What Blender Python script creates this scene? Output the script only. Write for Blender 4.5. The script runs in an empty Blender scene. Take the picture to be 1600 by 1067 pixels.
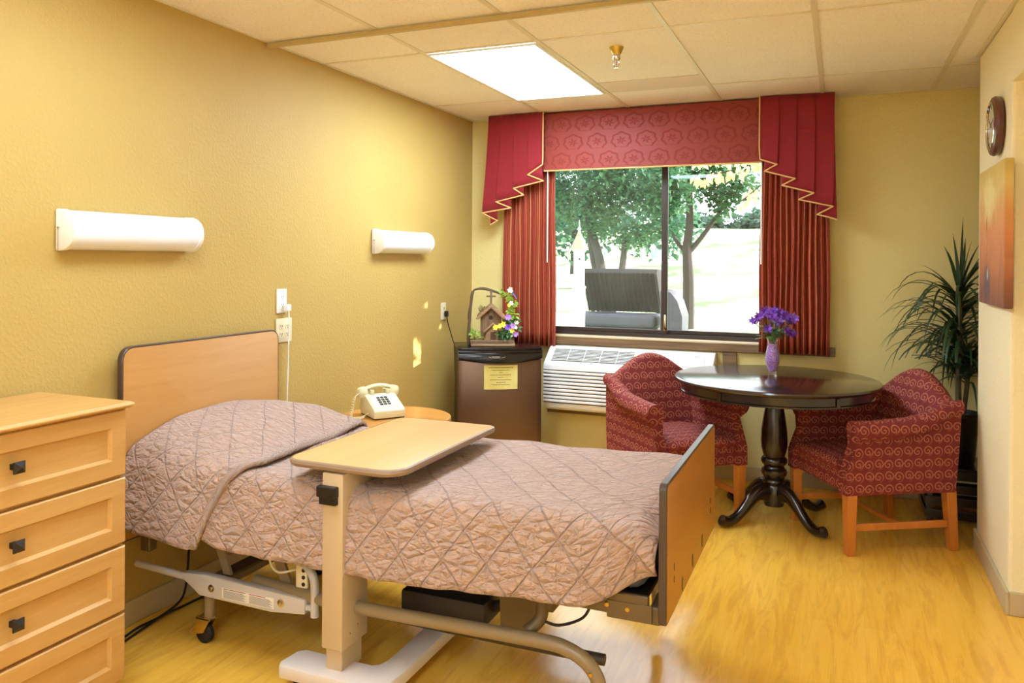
import bpy, bmesh, math, random
import numpy as np
from mathutils import Vector, Matrix, Euler
R = math.radians; PI = math.pi
scene = bpy.context.scene
COL = scene.collection
random.seed(7)
H = 2.461
# ------------------------------------------------------------------ node helpers
class E:
    """tiny expression wrapper that writes Math nodes"""
    def __init__(s, nt, v): s.nt = nt; s.v = v
    def _m(s, op, *a, clamp=False):
        n = s.nt.nodes.new('ShaderNodeMath'); n.operation = op; n.use_clamp = clamp
        for i, x in enumerate((s,) + a):
            x = x.v if isinstance(x, E) else x
            if isinstance(x, (int, float)): n.inputs[i].default_value = x
            else: s.nt.links.new(x, n.inputs[i])
        return E(s.nt, n.outputs[0])
    def __add__(s, o): return s._m('ADD', o)
    def __sub__(s, o): return s._m('SUBTRACT', o)
    def __mul__(s, o): return s._m('MULTIPLY', o)
    def __truediv__(s, o): return s._m('DIVIDE', o)
    def fract(s): return s._m('FRACT')
    def floor(s): return s._m('FLOOR')
    def abs(s): return s._m('ABSOLUTE')
    def sin(s): return s._m('SINE')
    def sqrt(s): return s._m('SQRT')
    def lt(s, o): return s._m('LESS_THAN', o)
    def gt(s, o): return s._m('GREATER_THAN', o)
    def atan2(s, o): return s._m('ARCTAN2', o)
    def min(s, o): return s._m('MINIMUM', o)
    def max(s, o): return s._m('MAXIMUM', o)
    def pow(s, o): return s._m('POWER', o)
    def clamp(s): return s._m('ADD', 0.0, clamp=True)
    def ramp(s, a, b):      # linear 0..1 from a to b
        n = s.nt.nodes.new('ShaderNodeMapRange'); n.clamp = True
        s.nt.links.new(s.v, n.inputs[0]); n.inputs[1].default_value = a; n.inputs[2].default_value = b
        return E(s.nt, n.outputs[0])

def lin(c):
    return tuple(((x/12.92) if x <= .04045 else ((x+.055)/1.055)**2.4) for x in (c[0]/255, c[1]/255, c[2]/255)) + (1,)

class Mat:
    def __init__(s, name, col=(200,200,200), rough=.6, metal=0, spec=.5, coat=0, coatr=.1):
        s.m = bpy.data.materials.new(name); s.m.use_nodes = True
        s.nt = s.m.node_tree; s.b = s.nt.nodes['Principled BSDF']; s.out = s.nt.nodes['Material Output']
        s.set('Base Color', lin(col)); s.set('Roughness', rough); s.set('Metallic', metal)
        s.set('Specular IOR Level', spec); s.set('Coat Weight', coat); s.set('Coat Roughness', coatr)
        s._tc = None
    def set(s, k, v):
        if isinstance(v, E): v = v.v
        if isinstance(v, bpy.types.NodeSocket): s.nt.links.new(v, s.b.inputs[k])
        else: s.b.inputs[k].default_value = v
    def tc(s, which='Object'):
        if s._tc is None: s._tc = s.nt.nodes.new('ShaderNodeTexCoord')
        return s._tc.outputs[which]
    def mapping(s, scale=(1,1,1), rot=(0,0,0), which='Object', loc=(0,0,0)):
        n = s.nt.nodes.new('ShaderNodeMapping'); s.nt.links.new(s.tc(which), n.inputs[0])
        n.inputs['Scale'].default_value = scale; n.inputs['Rotation'].default_value = rot; n.inputs['Location'].default_value = loc
        return n.outputs[0]
    def xyz(s, which='Object'):
        n = s.nt.nodes.new('ShaderNodeSeparateXYZ'); s.nt.links.new(s.tc(which), n.inputs[0])
        return [E(s.nt, n.outputs[i]) for i in range(3)]
    def noise(s, vec, scale=5, detail=3, rough=.5, dist=0):
        n = s.nt.nodes.new('ShaderNodeTexNoise'); s.nt.links.new(vec, n.inputs['Vector'])
        n.inputs['Scale'].default_value = scale; n.inputs['Detail'].default_value = detail
        n.inputs['Roughness'].default_value = rough; n.inputs['Distortion'].default_value = dist
        return E(s.nt, n.outputs[0])
    def voronoi(s, vec, scale=5, feature='F1'):
        n = s.nt.nodes.new('ShaderNodeTexVoronoi'); s.nt.links.new(vec, n.inputs['Vector'])
        n.inputs['Scale'].default_value = scale; n.feature = feature
        return E(s.nt, n.outputs['Distance'])
    def mix(s, f, a, b):
        n = s.nt.nodes.new('ShaderNodeMix'); n.data_type = 'RGBA'
        for i, x in ((0, f), (6, a), (7, b)):
            if isinstance(x, E): x = x.v
            if isinstance(x, bpy.types.NodeSocket): s.nt.links.new(x, n.inputs[i])
            else: n.inputs[i].default_value = x
        return n.outputs[2]
    def colramp(s, f, stops):
        n = s.nt.nodes.new('ShaderNodeValToRGB'); s.nt.links.new(f.v, n.inputs[0])
        cr = n.color_ramp
        while len(cr.elements) < len(stops): cr.elements.new(.5)
        for e, (p, c) in zip(cr.elements, stops): e.position = p; e.color = lin(c)
        return n.outputs[0]
    def bump(s, h, dist=.002, strength=1.0, chain=None):
        n = s.nt.nodes.new('ShaderNodeBump'); s.nt.links.new(h.v, n.inputs['Height'])
        n.inputs['Distance'].default_value = dist; n.inputs['Strength'].default_value = strength
        if chain: s.nt.links.new(chain, n.inputs['Normal'])
        s.nt.links.new(n.outputs[0], s.b.inputs['Normal']); return n.outputs[0]

def plain(name, col, rough=.5, **k): return Mat(name, col, rough, **k).m

def wall_mat(name, col, col2, rough=.55):
    M = Mat(name, col, rough, spec=.35)
    v = M.mapping()
    n = M.noise(v, 1.3, 2)
    M.set('Base Color', M.mix(n.ramp(.35, .65), lin(col), lin(col2)))
    a = M.noise(v, 75, 3, .55).ramp(.45, .7); b = M.noise(v, 190, 2)
    M.bump(a + b*.25, .0016, .7)
    return M.m

def wood(name, c1, c2, axis='x', freq=14, rough=.4, coat=.15, stretch=14, bump=.0002, contrast=(.3, .7)):
    M = Mat(name, c1, rough, coat=coat, coatr=.2)
    sc = {'x': (1, stretch, stretch), 'y': (stretch, 1, stretch), 'z': (stretch, stretch, 1)}[axis]
    v = M.mapping(sc)
    n = M.noise(v, freq/10, 6, .6, .7); n2 = M.noise(v, freq*.9, 3, .6)
    f = (n*.75 + n2*.25).ramp(*contrast)
    M.set('Base Color', M.mix(f, lin(c1), lin(c2)))
    M.bump(n2, bump, .5)
    return M.m

MT = {}
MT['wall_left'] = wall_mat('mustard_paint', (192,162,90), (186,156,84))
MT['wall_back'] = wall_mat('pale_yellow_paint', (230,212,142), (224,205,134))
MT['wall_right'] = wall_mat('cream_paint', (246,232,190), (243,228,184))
MT['white'] = plain('white_plastic', (240,238,232), .35)
MT['offwhite'] = plain('ivory_plastic', (226,214,178), .4)
MT['phone'] = plain('ivory_phone', (222,213,172), .3)
MT['black'] = plain('black_plastic', (22,21,22), .35)
MT['blackgloss'] = plain('black_gloss', (14,14,18), .18)
MT['darkmetal'] = plain('dark_steel', (60,50,40), .4, metal=.7)
MT['chrome'] = plain('chrome', (210,205,195), .12, metal=1)
MT['dullsilver'] = plain('dull_silver', (150,140,120), .5, metal=.3)
MT['brass'] = plain('yellow_zinc', (205,170,80), .3, metal=.9)
MT['bedpaint'] = plain('bed_beige_enamel', (142,122,90), .35)
MT['bedpaint_dark'] = plain('bed_brown_enamel', (104,84,54), .4)
MT['railwhite'] = plain('bed_rail_grey_enamel', (196,188,180), .35)
MT['taupe'] = plain('taupe_enamel', (196,172,136), .4)
MT['basewhite'] = plain('base_pale_enamel', (222,208,196), .4)
MT['edge'] = plain('dark_edge_band', (74,58,50), .3)
MT['taupeedge'] = plain('taupe_edge_band', (150,124,100), .35)
MT['rubber'] = plain('black_rubber', (18,17,17), .6)
MT['glasswhite'] = plain('lamp_acrylic', (246,247,250), .25, coat=.3)
MT['piping'] = plain('gold_piping', (222,178,110), .6)
MT['bronze'] = plain('bronze_aluminium', (62,50,44), .4, metal=.3)
MT['baseboard'] = plain('beige_vinyl_base', (196,176,138), .45)
MT['dresserwood'] = wood('honey_maple', (206,162,96), (190,142,72), 'y', 16, .42, .1)
MT['headwood'] = wood('maple_laminate', (198,146,80), (182,128,64), 'y', 12, .4, .1)
MT['tablewood'] = wood('maple_laminate_top', (216,174,116), (206,160,98), 'y', 8, .4, .15)
MT['footwood'] = wood('maple_laminate_outer', (182,126,42), (170,112,30), 'y', 14, .4, .1, contrast=(.2,.8))
MT['nswood'] = wood('amber_oak', (206,142,66), (190,124,52), 'x', 10, .3, .3)
MT['legwood'] = wood('orange_beech', (206,128,50), (188,108,36), 'z', 12, .35, .3)
MT['trimwood'] = wood('stained_trim', (152,122,84), (94,66,42), 'x', 22, .45, .1, stretch=22)
MT['espresso'] = wood('espresso_wood', (38,24,20), (26,16,13), 'x', 10, .22, .5)
MT['espressotop'] = wood('espresso_table_top', (52,30,22), (34,20,15), 'x', 8, .16, .6)
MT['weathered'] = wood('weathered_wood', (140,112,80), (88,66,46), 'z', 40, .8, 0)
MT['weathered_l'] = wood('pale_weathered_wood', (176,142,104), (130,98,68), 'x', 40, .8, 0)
MT['vine'] = plain('grapevine_bark', (96,74,54), .85)
MT['moss'] = plain('dried_moss', (150,135,80), .9)
MT['leaf_lime'] = plain('lime_leaf', (140,170,50), .55)
MT['leaf_green'] = plain('green_leaf', (62,104,52), .5)
MT['leaf_dark'] = plain('plant_blade', (44,66,34), .45)
MT['petal_purple'] = plain('purple_petal', (108,48,160), .55)
MT['petal_mauve'] = plain('mauve_petal', (168,120,200), .55)
MT['petal_yellow'] = plain('yellow_petal', (236,214,50), .55)
MT['petal_cream'] = plain('cream_petal', (236,230,196), .55)
MT['outdoorwhite'] = plain('white_post_paint', (235,235,238), .5)
MT['copper'] = plain('copper_roof', (206,140,104), .35, metal=.4)
MT['canopy'] = plain('dark_canopy_boards', (22,17,15), .8)
MT['greycover'] = plain('grey_cover', (52,54,62), .6)
MT['bark'] = plain('tree_bark', (54,48,44), .9)
MT['clockwood'] = plain('clock_mahogany', (92,46,34), .3, coat=.4)
MT['clockface'] = plain('clock_face', (196,184,158), .4)

# glass: clear pane with fresnel reflection; left pane dusty
def glass(name, dust=0, tint=(1,1,1,1)):
    m = bpy.data.materials.new(name); m.use_nodes = True; nt = m.node_tree; nt.nodes.clear()
    o = nt.nodes.new('ShaderNodeOutputMaterial'); t = nt.nodes.new('ShaderNodeBsdfTransparent'); t.inputs[0].default_value = tint
    g = nt.nodes.new('ShaderNodeBsdfGlossy'); g.inputs['Roughness'].default_value = .02
    mx = nt.nodes.new('ShaderNodeMixShader'); f = nt.nodes.new('ShaderNodeLayerWeight'); f.inputs[0].default_value = .5
    fr = E(nt, f.outputs['Facing']).pow(5)*.9 + .03; nt.links.new(fr.v, mx.inputs[0]); nt.links.new(t.outputs[0], mx.inputs[1]); nt.links.new(g.outputs[0], mx.inputs[2])
    last = mx
    if dust:
        tl = nt.nodes.new('ShaderNodeBsdfTranslucent'); tl.inputs[0].default_value = (.75,.85,.85,1)
        m2 = nt.nodes.new('ShaderNodeMixShader')
        tc = nt.nodes.new('ShaderNodeTexCoord'); n = nt.nodes.new('ShaderNodeTexNoise'); n.inputs['Scale'].default_value = 5; n.inputs['Detail'].default_value = 6
        nt.links.new(tc.outputs['Object'], n.inputs['Vector'])
        e = E(nt, n.outputs[0]).ramp(.3, .8)*dust + dust*.5
        nt.links.new(e.v, m2.inputs[0]); nt.links.new(mx.outputs[0], m2.inputs[1]); nt.links.new(tl.outputs[0], m2.inputs[2]); last = m2
    nt.links.new(last.outputs[0], o.inputs[0]); return m
MT['glass'] = glass('window_glass'); MT['glass_dusty'] = glass('dusty_window_glass', .012)
def clearglass():
    M = Mat('vase_glass', (255,255,255), .02); M.set('Transmission Weight', .95); M.set('IOR', 1.18); return M.m
MT['vaseglass'] = clearglass()

def emit(name, col, s):
    m = bpy.data.materials.new(name); m.use_nodes = True; nt = m.node_tree; nt.nodes.clear()
    o = nt.nodes.new('ShaderNodeOutputMaterial'); e = nt.nodes.new('ShaderNodeEmission')
    e.inputs[0].default_value = col; e.inputs[1].default_value = s; nt.links.new(e.outputs[0], o.inputs[0]); return m
LAMP = (.80, .98, 1.18, 1)
MT['panel'] = emit('light_panel_diffuser', LAMP, 21.0)
MT['panel_dim'] = emit('light_panel_diffuser_dim', LAMP, 12.5)  # same lamp colour at a lower strength
MT['fill_acrylic'] = emit('fill_lamp_acrylic', LAMP, 13.0)  # emission of the added fill fixtures behind the camera

def ceiling_mat():
    M = Mat('fissured_ceiling_tile', (222,204,176), .85, spec=.2)
    v = M.mapping(); n = M.noise(v, 95, 4, .65); n2 = M.noise(v, 1.1, 2)
    f = n.ramp(.52, .66)
    c = M.mix(n2.ramp(.4,.6), lin((248,240,230)), lin((243,234,222)))
    M.set('Base Color', M.mix(f*.35, c, lin((205,180,150))))
    M.bump(n, .0015, .5); return M.m
MT['ceiling'] = ceiling_mat()
MT['tbar'] = plain('ceiling_grid_metal', (226,214,190), .4)
MT['tbar_olive'] = plain('curtain_track_metal', (190,168,112), .4)

def floor_mat():
    M = Mat('golden_laminate_floor', (222,168,76), .25, spec=.4)
    v = M.mapping((1,1,1), (0,0,R(90)))
    b = M.nt.nodes.new('ShaderNodeTexBrick'); M.nt.links.new(v, b.inputs['Vector'])
    b.inputs['Scale'].default_value = 1; b.inputs['Brick Width'].default_value = 1.2; b.inputs['Row Height'].default_value = .11
    b.inputs['Mortar Size'].default_value = .0006; b.inputs['Color1'].default_value = lin((240,184,66)); b.inputs['Color2'].default_value = lin((234,174,56)); b.inputs['Mortar'].default_value = lin((224,164,54))
    b.offset = .37
    vg = M.mapping((16,1.1,1)); g = M.noise(vg, 1.6, 6, .6, 1.0); g2 = M.noise(vg, 12, 3, .6)
    f = (g*.7+g2*.3).ramp(.3,.72)
    c1 = M.mix(f*.5, b.outputs[0], lin((250,206,96)))
    M.set('Base Color', M.mix(M.noise(M.mapping((7,.8,1)), 2.2, 5, .65, 1.5).ramp(.46,.62)*.45, c1, lin((206,148,52))))
    vs = M.mapping((90,2.2,1)); s = M.noise(vs, 1.5, 3, .6)
    M.set('Roughness', M.noise(vg, 3, 3)*.10 + .08)
    M.bump(s, .0007, .4); return M.m
MT['floor'] = floor_mat()

def steel():
    M = Mat('brown_brushed_steel', (112,90,74), .3, metal=.8)
    v = M.mapping((60,60,1)); n = M.noise(v, 3, 3); M.set('Roughness', n*.15+.25); M.bump(n, .0003, .3); return M.m
MT['steel'] = steel()

def swirl():
    M = Mat('swirl_upholstery', (122,46,44), .8, spec=.2)
    x, y, z = M.xyz('UV')
    c = .105
    u = x/c; v = y/(c*.56)
    row = v.floor(); u2 = u + (row*.5); cell = u2.floor()
    par = (((row*.5).fract()).gt(.25))*2.0 - 1.0
    par2 = par*((((cell)*.5).fract()).gt(.25)*2.0-1.0)
    px = (u2.fract()-.5); py = (v.fract()-.5)*.56
    def spiral(px, py, rad, k, sg):
        r = (px*px+py*py).sqrt(); th = py.atan2(px)*(1/(2*PI))
        f = ((r*k + th*sg).fract()-.5).abs()
        return f.lt(.16)*r.lt(rad)
    s1 = spiral(px-.24, py+.02, .25, 6.4, par*.0+1.0); s2 = spiral(px+.25, py-.02, .25, 6.4, par*.0+1.0)
    q = (v - ((u*2*PI).sin()*.3)).fract()-.5
    w = (px*.75-py).abs().lt(.022)*px.abs().lt(.2)
    line = s1.max(s2).max(w)
    n = M.noise(M.tc('UV'), 400, 2)
    ground = M.mix(n.ramp(.35,.65), lin((134,54,50)), lin((104,38,40)))
    M.set('Base Color', M.mix(line*.62, ground, lin((194,126,96))))
    M.bump(line*.6+n*.6, .0012, .5); return M.m
MT['swirl'] = swirl()

def quilt_mat(name='mauve_quilt'):
    M = Mat(name, (176,138,126), .75, spec=.25); M.set('Sheen Weight', .3); M.set('Sheen Roughness', .4)
    x, y, z = M.xyz('UV')
    wob = M.noise(M.tc('UV'), 9, 2)*.018
    x = x + wob; y = y + wob*.7
    p = .15
    def line(e, period, w):     # 0 at line ->1 away
        d = ((e/period).fract()-.5).abs(); return (d*-1.0+.5)._m('MULTIPLY', period).ramp(0, w)
    a = line(x+y*.8, p, .006); b = line(x-y*.8, p, .006)
    c_ = line(x, p*.5, .005); d_ = line(y+x*.33, p*.42, .006); e_ = line(y-x*.33+.03, p*.42, .006)
    h = a.min(b).min(c_*.5+.5).min(d_*.5+.5).min(e_*.5+.5)
    h = h.pow(.6)
    cr = M.noise(M.mapping((1,1.9,1), which='UV'), 22, 5, .55, 1.6)
    cmb = M.nt.nodes.new('ShaderNodeCombineXYZ'); w2 = M.noise(M.tc('UV'), 22, 3)*.05
    M.nt.links.new((x+w2).v, cmb.inputs[0]); M.nt.links.new((y*1.7+w2).v, cmb.inputs[1])
    vo = M.voronoi(cmb.outputs[0], 18, 'DISTANCE_TO_EDGE').ramp(0, .35).pow(.7); big = M.noise(M.tc('UV'), 7, 2)
    M.set('Base Color', M.mix(h.ramp(.0,.9), lin((182,146,128)), lin((200,166,146))))
    M.bump(h*.5 + cr*.8 + vo*.6 + big*.4, .032, .85); return M.m
MT['quilt'] = quilt_mat()

def damask():
    M = Mat('rust_damask', (158,66,48), .6, spec=.3)
    x, y, z = M.xyz('Object')
    def ogee(px, py):
        rw = (py/.125).floor(); cu = ((px/.17+rw*.5).fract()-.5)*2.0; cv = ((py/.125).fract()-.5)*2.0
        r = ((cu*cu)*1.3 + (cv*cv)*1.1).sqrt(); th = cv.atan2(cu)
        rim = (r + (th*7.0).sin()*.06)
        ring = (rim-.86).abs().lt(.10)*cv.gt(-.75)
        inner = ((r*9.0+(th*6.0).sin()*1.2).sin().gt(.1))*r.lt(.6)
        core = r.lt(.0)
        return (ring.max(inner) - core).clamp()
    f = ogee(x, z).max(ogee(x+.075, z+.095)*.0)
    g = ogee(x+.075, z+.095)
    f = f.max(g*.0)
    n = M.noise(M.mapping(), 260, 2)
    M.set('Base Color', M.mix(f*.42+n*.15, lin((146,56,42)), lin((116,40,33))))
    M.set('Roughness', f*.2+.5); M.bump(n, .0005, .3); return M.m
MT['damask'] = damask()
def redcloth():
    M = Mat('crimson_cotton', (160,34,44), .7, spec=.25); M.set('Sheen Weight', .2)
    n = M.noise(M.mapping(), 300, 2); M.set('Base Color', M.mix(n.ramp(.3,.7), lin((148,32,40)), lin((130,26,32)))); M.bump(n,.0004,.3); return M.m
MT['crimson'] = redcloth()
def stripe():
    M = Mat('rust_striped_drape', (170,70,46), .65)
    x, y, z = M.xyz('UV')
    f = ((x/.022).fract()-.5).abs().ramp(.18,.3); g = ((x/.066).fract()-.5).abs().lt(.08)
    c = M.mix(f, lin((196,92,58)), lin((150,52,38)))
    M.set('Base Color', M.mix(g, c, lin((204,120,74))))
    tr = M.nt.nodes.new('ShaderNodeBsdfTranslucent'); tr.inputs[0].default_value = lin((190,70,44))
    mx = M.nt.nodes.new('ShaderNodeMixShader'); mx.inputs[0].default_value = .18
    M.nt.links.new(M.b.outputs[0], mx.inputs[1]); M.nt.links.new(tr.outputs[0], mx.inputs[2]); M.nt.links.new(mx.outputs[0], M.out.inputs[0])
    return M.m
MT['stripe'] = stripe()
def beads():
    M = Mat('purple_gel_beads', (120,40,160), .2, coat=.5)
    v = M.voronoi(M.mapping(), 130); M.set('Base Color', M.mix(v.ramp(.1,.6), lin((96,24,140)), lin((190,120,220)))); M.bump(v, .003, .8); return M.m
MT['beads'] = beads()
def painting_mat():
    M = Mat('orange_abstract_canvas', (214,130,60), .65, spec=.2)
    x, y, z = M.xyz('Object')     # local: y along wall, z up
    v = M.mapping((1,6,4)); n = M.noise(v, 1.4, 5, .65, 1.0); n2 = M.noise(v, 5, 4)
    zz = (z + (n-.5)*.25)
    base = M.colramp(zz.ramp(0, .62), [(0,(124,82,66)), (.22,(172,112,76)), (.45,(206,136,92)), (.62,(214,154,96)), (.8,(220,190,116)), (1,(206,176,96))])
    # pale blossom cloud and a blue-grey vase smudge
    def blob(cy, cz, ry, rz): 
        a = (y-cy)/ry; b = (z-cz)/rz; return ((a*a+b*b).sqrt() + (n2-.5)*1.2).ramp(1.1, .5)
    c = M.mix(blob(-.25,.46,.16,.11)*.75, base, lin((232,218,150)))
    c = M.mix(blob(-.2,.08,.10,.10)*.8, c, lin((96,84,92)))
    c = M.mix(blob(-.22,.13,.02,.03), c, lin((170,180,190)))
    stem = (y + .2 + (n-.5)*.08).abs().lt(.006)*z.gt(.1)*z.lt(.4)
    c = M.mix(stem*.6, c, lin((110,90,50)))
    M.set('Base Color', c); M.bump(n2, .001, .4); return M.m
MT['painting'] = painting_mat()
def outdoor_ground():
    M = Mat('sunlit_grass', (170,190,130), .9, spec=.1)
    v = M.mapping(); n = M.noise(v, .35, 5, .6, .6); n2 = M.noise(v, 30, 2)
    M.set('Base Color', M.mix((n*.8+n2*.2).ramp(.42,.58), lin((196,206,170)), lin((96,124,84)))); return M.m
MT['grass'] = outdoor_ground()
def foliage(name, c1, c2):
    M = Mat(name, c1, .6)
    n = M.noise(M.mapping(), 1.5, 3); col = M.mix(n.ramp(.4,.6), lin(c1), lin(c2)); M.set('Base Color', col)
    tr = M.nt.nodes.new('ShaderNodeBsdfTranslucent'); M.nt.links.new(col, tr.inputs[0])
    mx = M.nt.nodes.new('ShaderNodeMixShader'); mx.inputs[0].default_value = .45
    M.nt.links.new(M.b.outputs[0], mx.inputs[1]); M.nt.links.new(tr.outputs[0], mx.inputs[2]); M.nt.links.new(mx.outputs[0], M.out.inputs[0]); return M.m
MT['fol1'] = foliage('maple_foliage', (44,92,62), (76,122,78))
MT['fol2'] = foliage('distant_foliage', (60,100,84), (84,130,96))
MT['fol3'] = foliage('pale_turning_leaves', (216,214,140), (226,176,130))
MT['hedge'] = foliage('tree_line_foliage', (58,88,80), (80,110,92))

# ------------------------------------------------------------------ mesh helpers
def obj(name, bm, mat, parent=None, world=False, smooth=True, auto=35):
    """link a bmesh as one object; world=True: authored in world space, moved into the frame of its thing"""
    if world and parent is not None:
        root = parent
        while root.parent: root = root.parent
        Mx = Matrix.LocRotScale(root.location, root.rotation_euler, root.scale)
        bm.transform(Mx.inverted())
    me = bpy.data.meshes.new(name); 
    bmesh.ops.recalc_face_normals(bm, faces=bm.faces[:])
    bm.to_mesh(me); bm.free()
    if smooth:
        me.shade_smooth()
        try: me.set_sharp_from_angle(angle=R(auto))
        except Exception: pass
    o = bpy.data.objects.new(name, me); COL.objects.link(o)
    if mat: me.materials.append(MT[mat] if isinstance(mat, str) else mat)
    if parent: o.parent = parent
    return o
def thing(name, label, cat, loc=(0,0,0), rotz=0, group=None):
    o = bpy.data.objects.new(name, None); COL.objects.link(o); o.empty_display_size = .1
    o.location = loc; o.rotation_euler = (0,0,rotz); tag(o, label, cat, group); return o
def tag(o, label, cat, group=None):
    o['label'] = label; o['category'] = cat
    if group: o['group'] = group
    return o
def struct(name, bm, mat, parent=None, smooth=False):
    o = obj(name, bm, mat, parent, smooth=smooth)
    if parent is None: o['kind'] = 'structure'
    return o
def tree_copy(o, parent=None):
    c = o.copy(); COL.objects.link(c); c.parent = parent
    for ch in [k for k in COL.objects if k.parent == o]: tree_copy(ch, c)
    return c
def B(): return bmesh.new()
def box(bm, x0, x1, y0, y1, z0, z1, bev=0, seg=2, mat=None):
    t = bmesh.new(); bmesh.ops.create_cube(t, size=1)
    for v in t.verts: v.co = Vector(((x0+x1)/2+v.co.x*(x1-x0), (y0+y1)/2+v.co.y*(y1-y0), (z0+z1)/2+v.co.z*(z1-z0)))
    if bev: bmesh.ops.bevel(t, geom=t.edges[:], offset=bev, segments=seg, profile=.5, affect='EDGES')
    if mat is not None: t.transform(mat)
    merge(bm, t); return bm
def merge(bm, t):
    me = bpy.data.meshes.new('tmp'); t.to_mesh(me); t.free(); bm.from_mesh(me); bpy.data.meshes.remove(me)
def loft(bm, rings, closed=True, caps=True):
    vs = [[bm.verts.new(p) for p in r] for r in rings]; n = len(rings[0])
    for a, b in zip(vs[:-1], vs[1:]):
        for i in range(n if closed else n-1):
            j = (i+1) % n
            try: bm.faces.new((a[i], a[j], b[j], b[i]))
            except ValueError: pass
    if caps and closed:
        try: bm.faces.new(vs[0][::-1]); bm.faces.new(vs[-1])
        except ValueError: pass
    return vs
def lathe(bm, prof, n=32, c=(0,0), cap=True):
    rings = [[(c[0]+r*math.cos(2*PI*i/n), c[1]+r*math.sin(2*PI*i/n), z) for i in range(n)] for r, z in prof]
    loft(bm, rings, True, cap); return bm
def frame_path(pts):
    pts = [Vector(p) for p in pts]; out = []; up = None
    for i, p in enumerate(pts):
        t = (pts[min(i+1, len(pts)-1)] - pts[max(i-1, 0)]).normalized()
        if up is None: up = Vector((0,0,1)) if abs(t.z) < .9 else Vector((1,0,0))
        s = t.cross(up)
        if s.length < 1e-5: s = t.orthogonal()
        s.normalize(); up = s.cross(t).normalized(); out.append((p, s, up, t))
    return out
def tube(bm, pts, r, n=8, ry=None, caps=True):
    rings = []
    fp = frame_path(pts)
    for i, (p, s, u, t) in enumerate(fp):
        rr = r[i] if isinstance(r, (list, tuple)) else r; r2 = rr if ry is None else (ry[i] if isinstance(ry, (list,tuple)) else ry)
        rings.append([p + s*rr*math.cos(2*PI*k/n) + u*r2*math.sin(2*PI*k/n) for k in range(n)])
    loft(bm, rings, True, caps); return bm
def spline(pts, k=6):
    P = [Vector(p) for p in pts]; out = []
    for i in range(len(P)-1):
        a = P[max(i-1,0)]; b = P[i]; c = P[i+1]; d = P[min(i+2, len(P)-1)]
        for j in range(k):
            t = j/k; out.append(.5*((2*b) + (c-a)*t + (2*a-5*b+4*c-d)*t*t + (3*b-a-3*c+d)*t**3))
    out.append(P[-1]); return out
def prism(bm, poly, axis, a, b, bev=0):
    """poly in the plane normal to axis; extruded from a to b"""
    def P(u, v, w): return {'x': (w,u,v), 'y': (u,w,v), 'z': (u,v,w)}[axis]
    t = bmesh.new(); loft(t, [[P(u,v,a) for u,v in poly], [P(u,v,b) for u,v in poly]])
    if bev:
        bmesh.ops.recalc_face_normals(t, faces=t.faces[:])
        es = [e for e in t.edges if len(e.link_faces) == 2 and e.calc_face_angle(0) > R(40)]
        bmesh.ops.bevel(t, geom=es, offset=bev, segments=2, profile=.5, affect='EDGES')
    merge(bm, t); return bm
def rrect(x0, x1, y0, y1, r, k=5):
    if not isinstance(r, (tuple,list)): r = (r,)*4
    out = []
    for (cx, cy, a0, rr) in ((x1-r[0], y1-r[0], 0, r[0]), (x0+r[1], y1-r[1], 90, r[1]), (x0+r[2], y0+r[2], 180, r[2]), (x1-r[3], y0+r[3], 270, r[3])):
        for i in range(k+1):
            a = R(a0+90*i/k); out.append((cx+rr*math.cos(a), cy+rr*math.sin(a)))
    return out
def boxuv(o, s=1.0):
    me = o.data; uv = me.uv_layers.new(name='UVMap')
    for p in me.polygons:
        n = p.normal; ax = max(range(3), key=lambda i: abs(n[i])*(1.15 if i != 2 else .9))
        for li in p.loop_indices:
            c = me.vertices[me.loops[li].vertex_index].co
            uv.data[li].uv = ((c.y, c.z), (c.x, c.z), (c.x, c.y))[ax]
    return o
def sphere(bm, c, r, sx=1, sy=1, sz=1, n=10):
    t = bmesh.new(); bmesh.ops.create_uvsphere(t, u_segments=n, v_segments=max(5, n*2//3), radius=r)
    for v in t.verts: v.co = Vector((c[0]+v.co.x*sx, c[1]+v.co.y*sy, c[2]+v.co.z*sz))
    merge(bm, t); return bm
def leafquad(bm, p, d, up, L, W, fold=.15, bend=.0):
    d = d.normalized(); s = d.cross(up)
    if s.length < 1e-4: s = d.orthogonal()
    s.normalize(); n = s.cross(d)
    a = bm.verts.new(p); m = bm.verts.new(p+d*L*.5+n*L*bend*.5); t = bm.verts.new(p+d*L-n*L*bend*.2)
    l = bm.verts.new(p+d*L*.42+s*W/2+n*W*fold); r = bm.verts.new(p+d*L*.42-s*W/2+n*W*fold)
    bm.faces.new((a, m, l)); bm.faces.new((m, t, l)); bm.faces.new((a, r, m)); bm.faces.new((m, r, t))

# ------------------------------------------------------------------ room shell
WR = 3.183; YF = -.78; YN = -1.594; YB = -7.6; XR2 = 4.3
b = B(); box(b, -.2, XR2, YB-.1, .05, -.1, 0); struct('floor', b, 'floor')
b = B(); box(b, -.2, XR2, YB-.1, .05, H, H+.1); struct('ceiling', b, 'ceiling')
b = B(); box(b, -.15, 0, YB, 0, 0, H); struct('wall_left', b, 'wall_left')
wx0, wx1, wz0, wz1 = .56, 2.14, .895, 2.16
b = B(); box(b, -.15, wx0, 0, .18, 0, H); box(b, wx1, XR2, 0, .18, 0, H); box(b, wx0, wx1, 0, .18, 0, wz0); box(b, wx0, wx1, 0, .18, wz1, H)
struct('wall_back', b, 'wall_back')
b = B(); box(b, -.15, XR2, YB-.15, YB, 0, H); struct('wall_front', b, 'wall_right')
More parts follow.
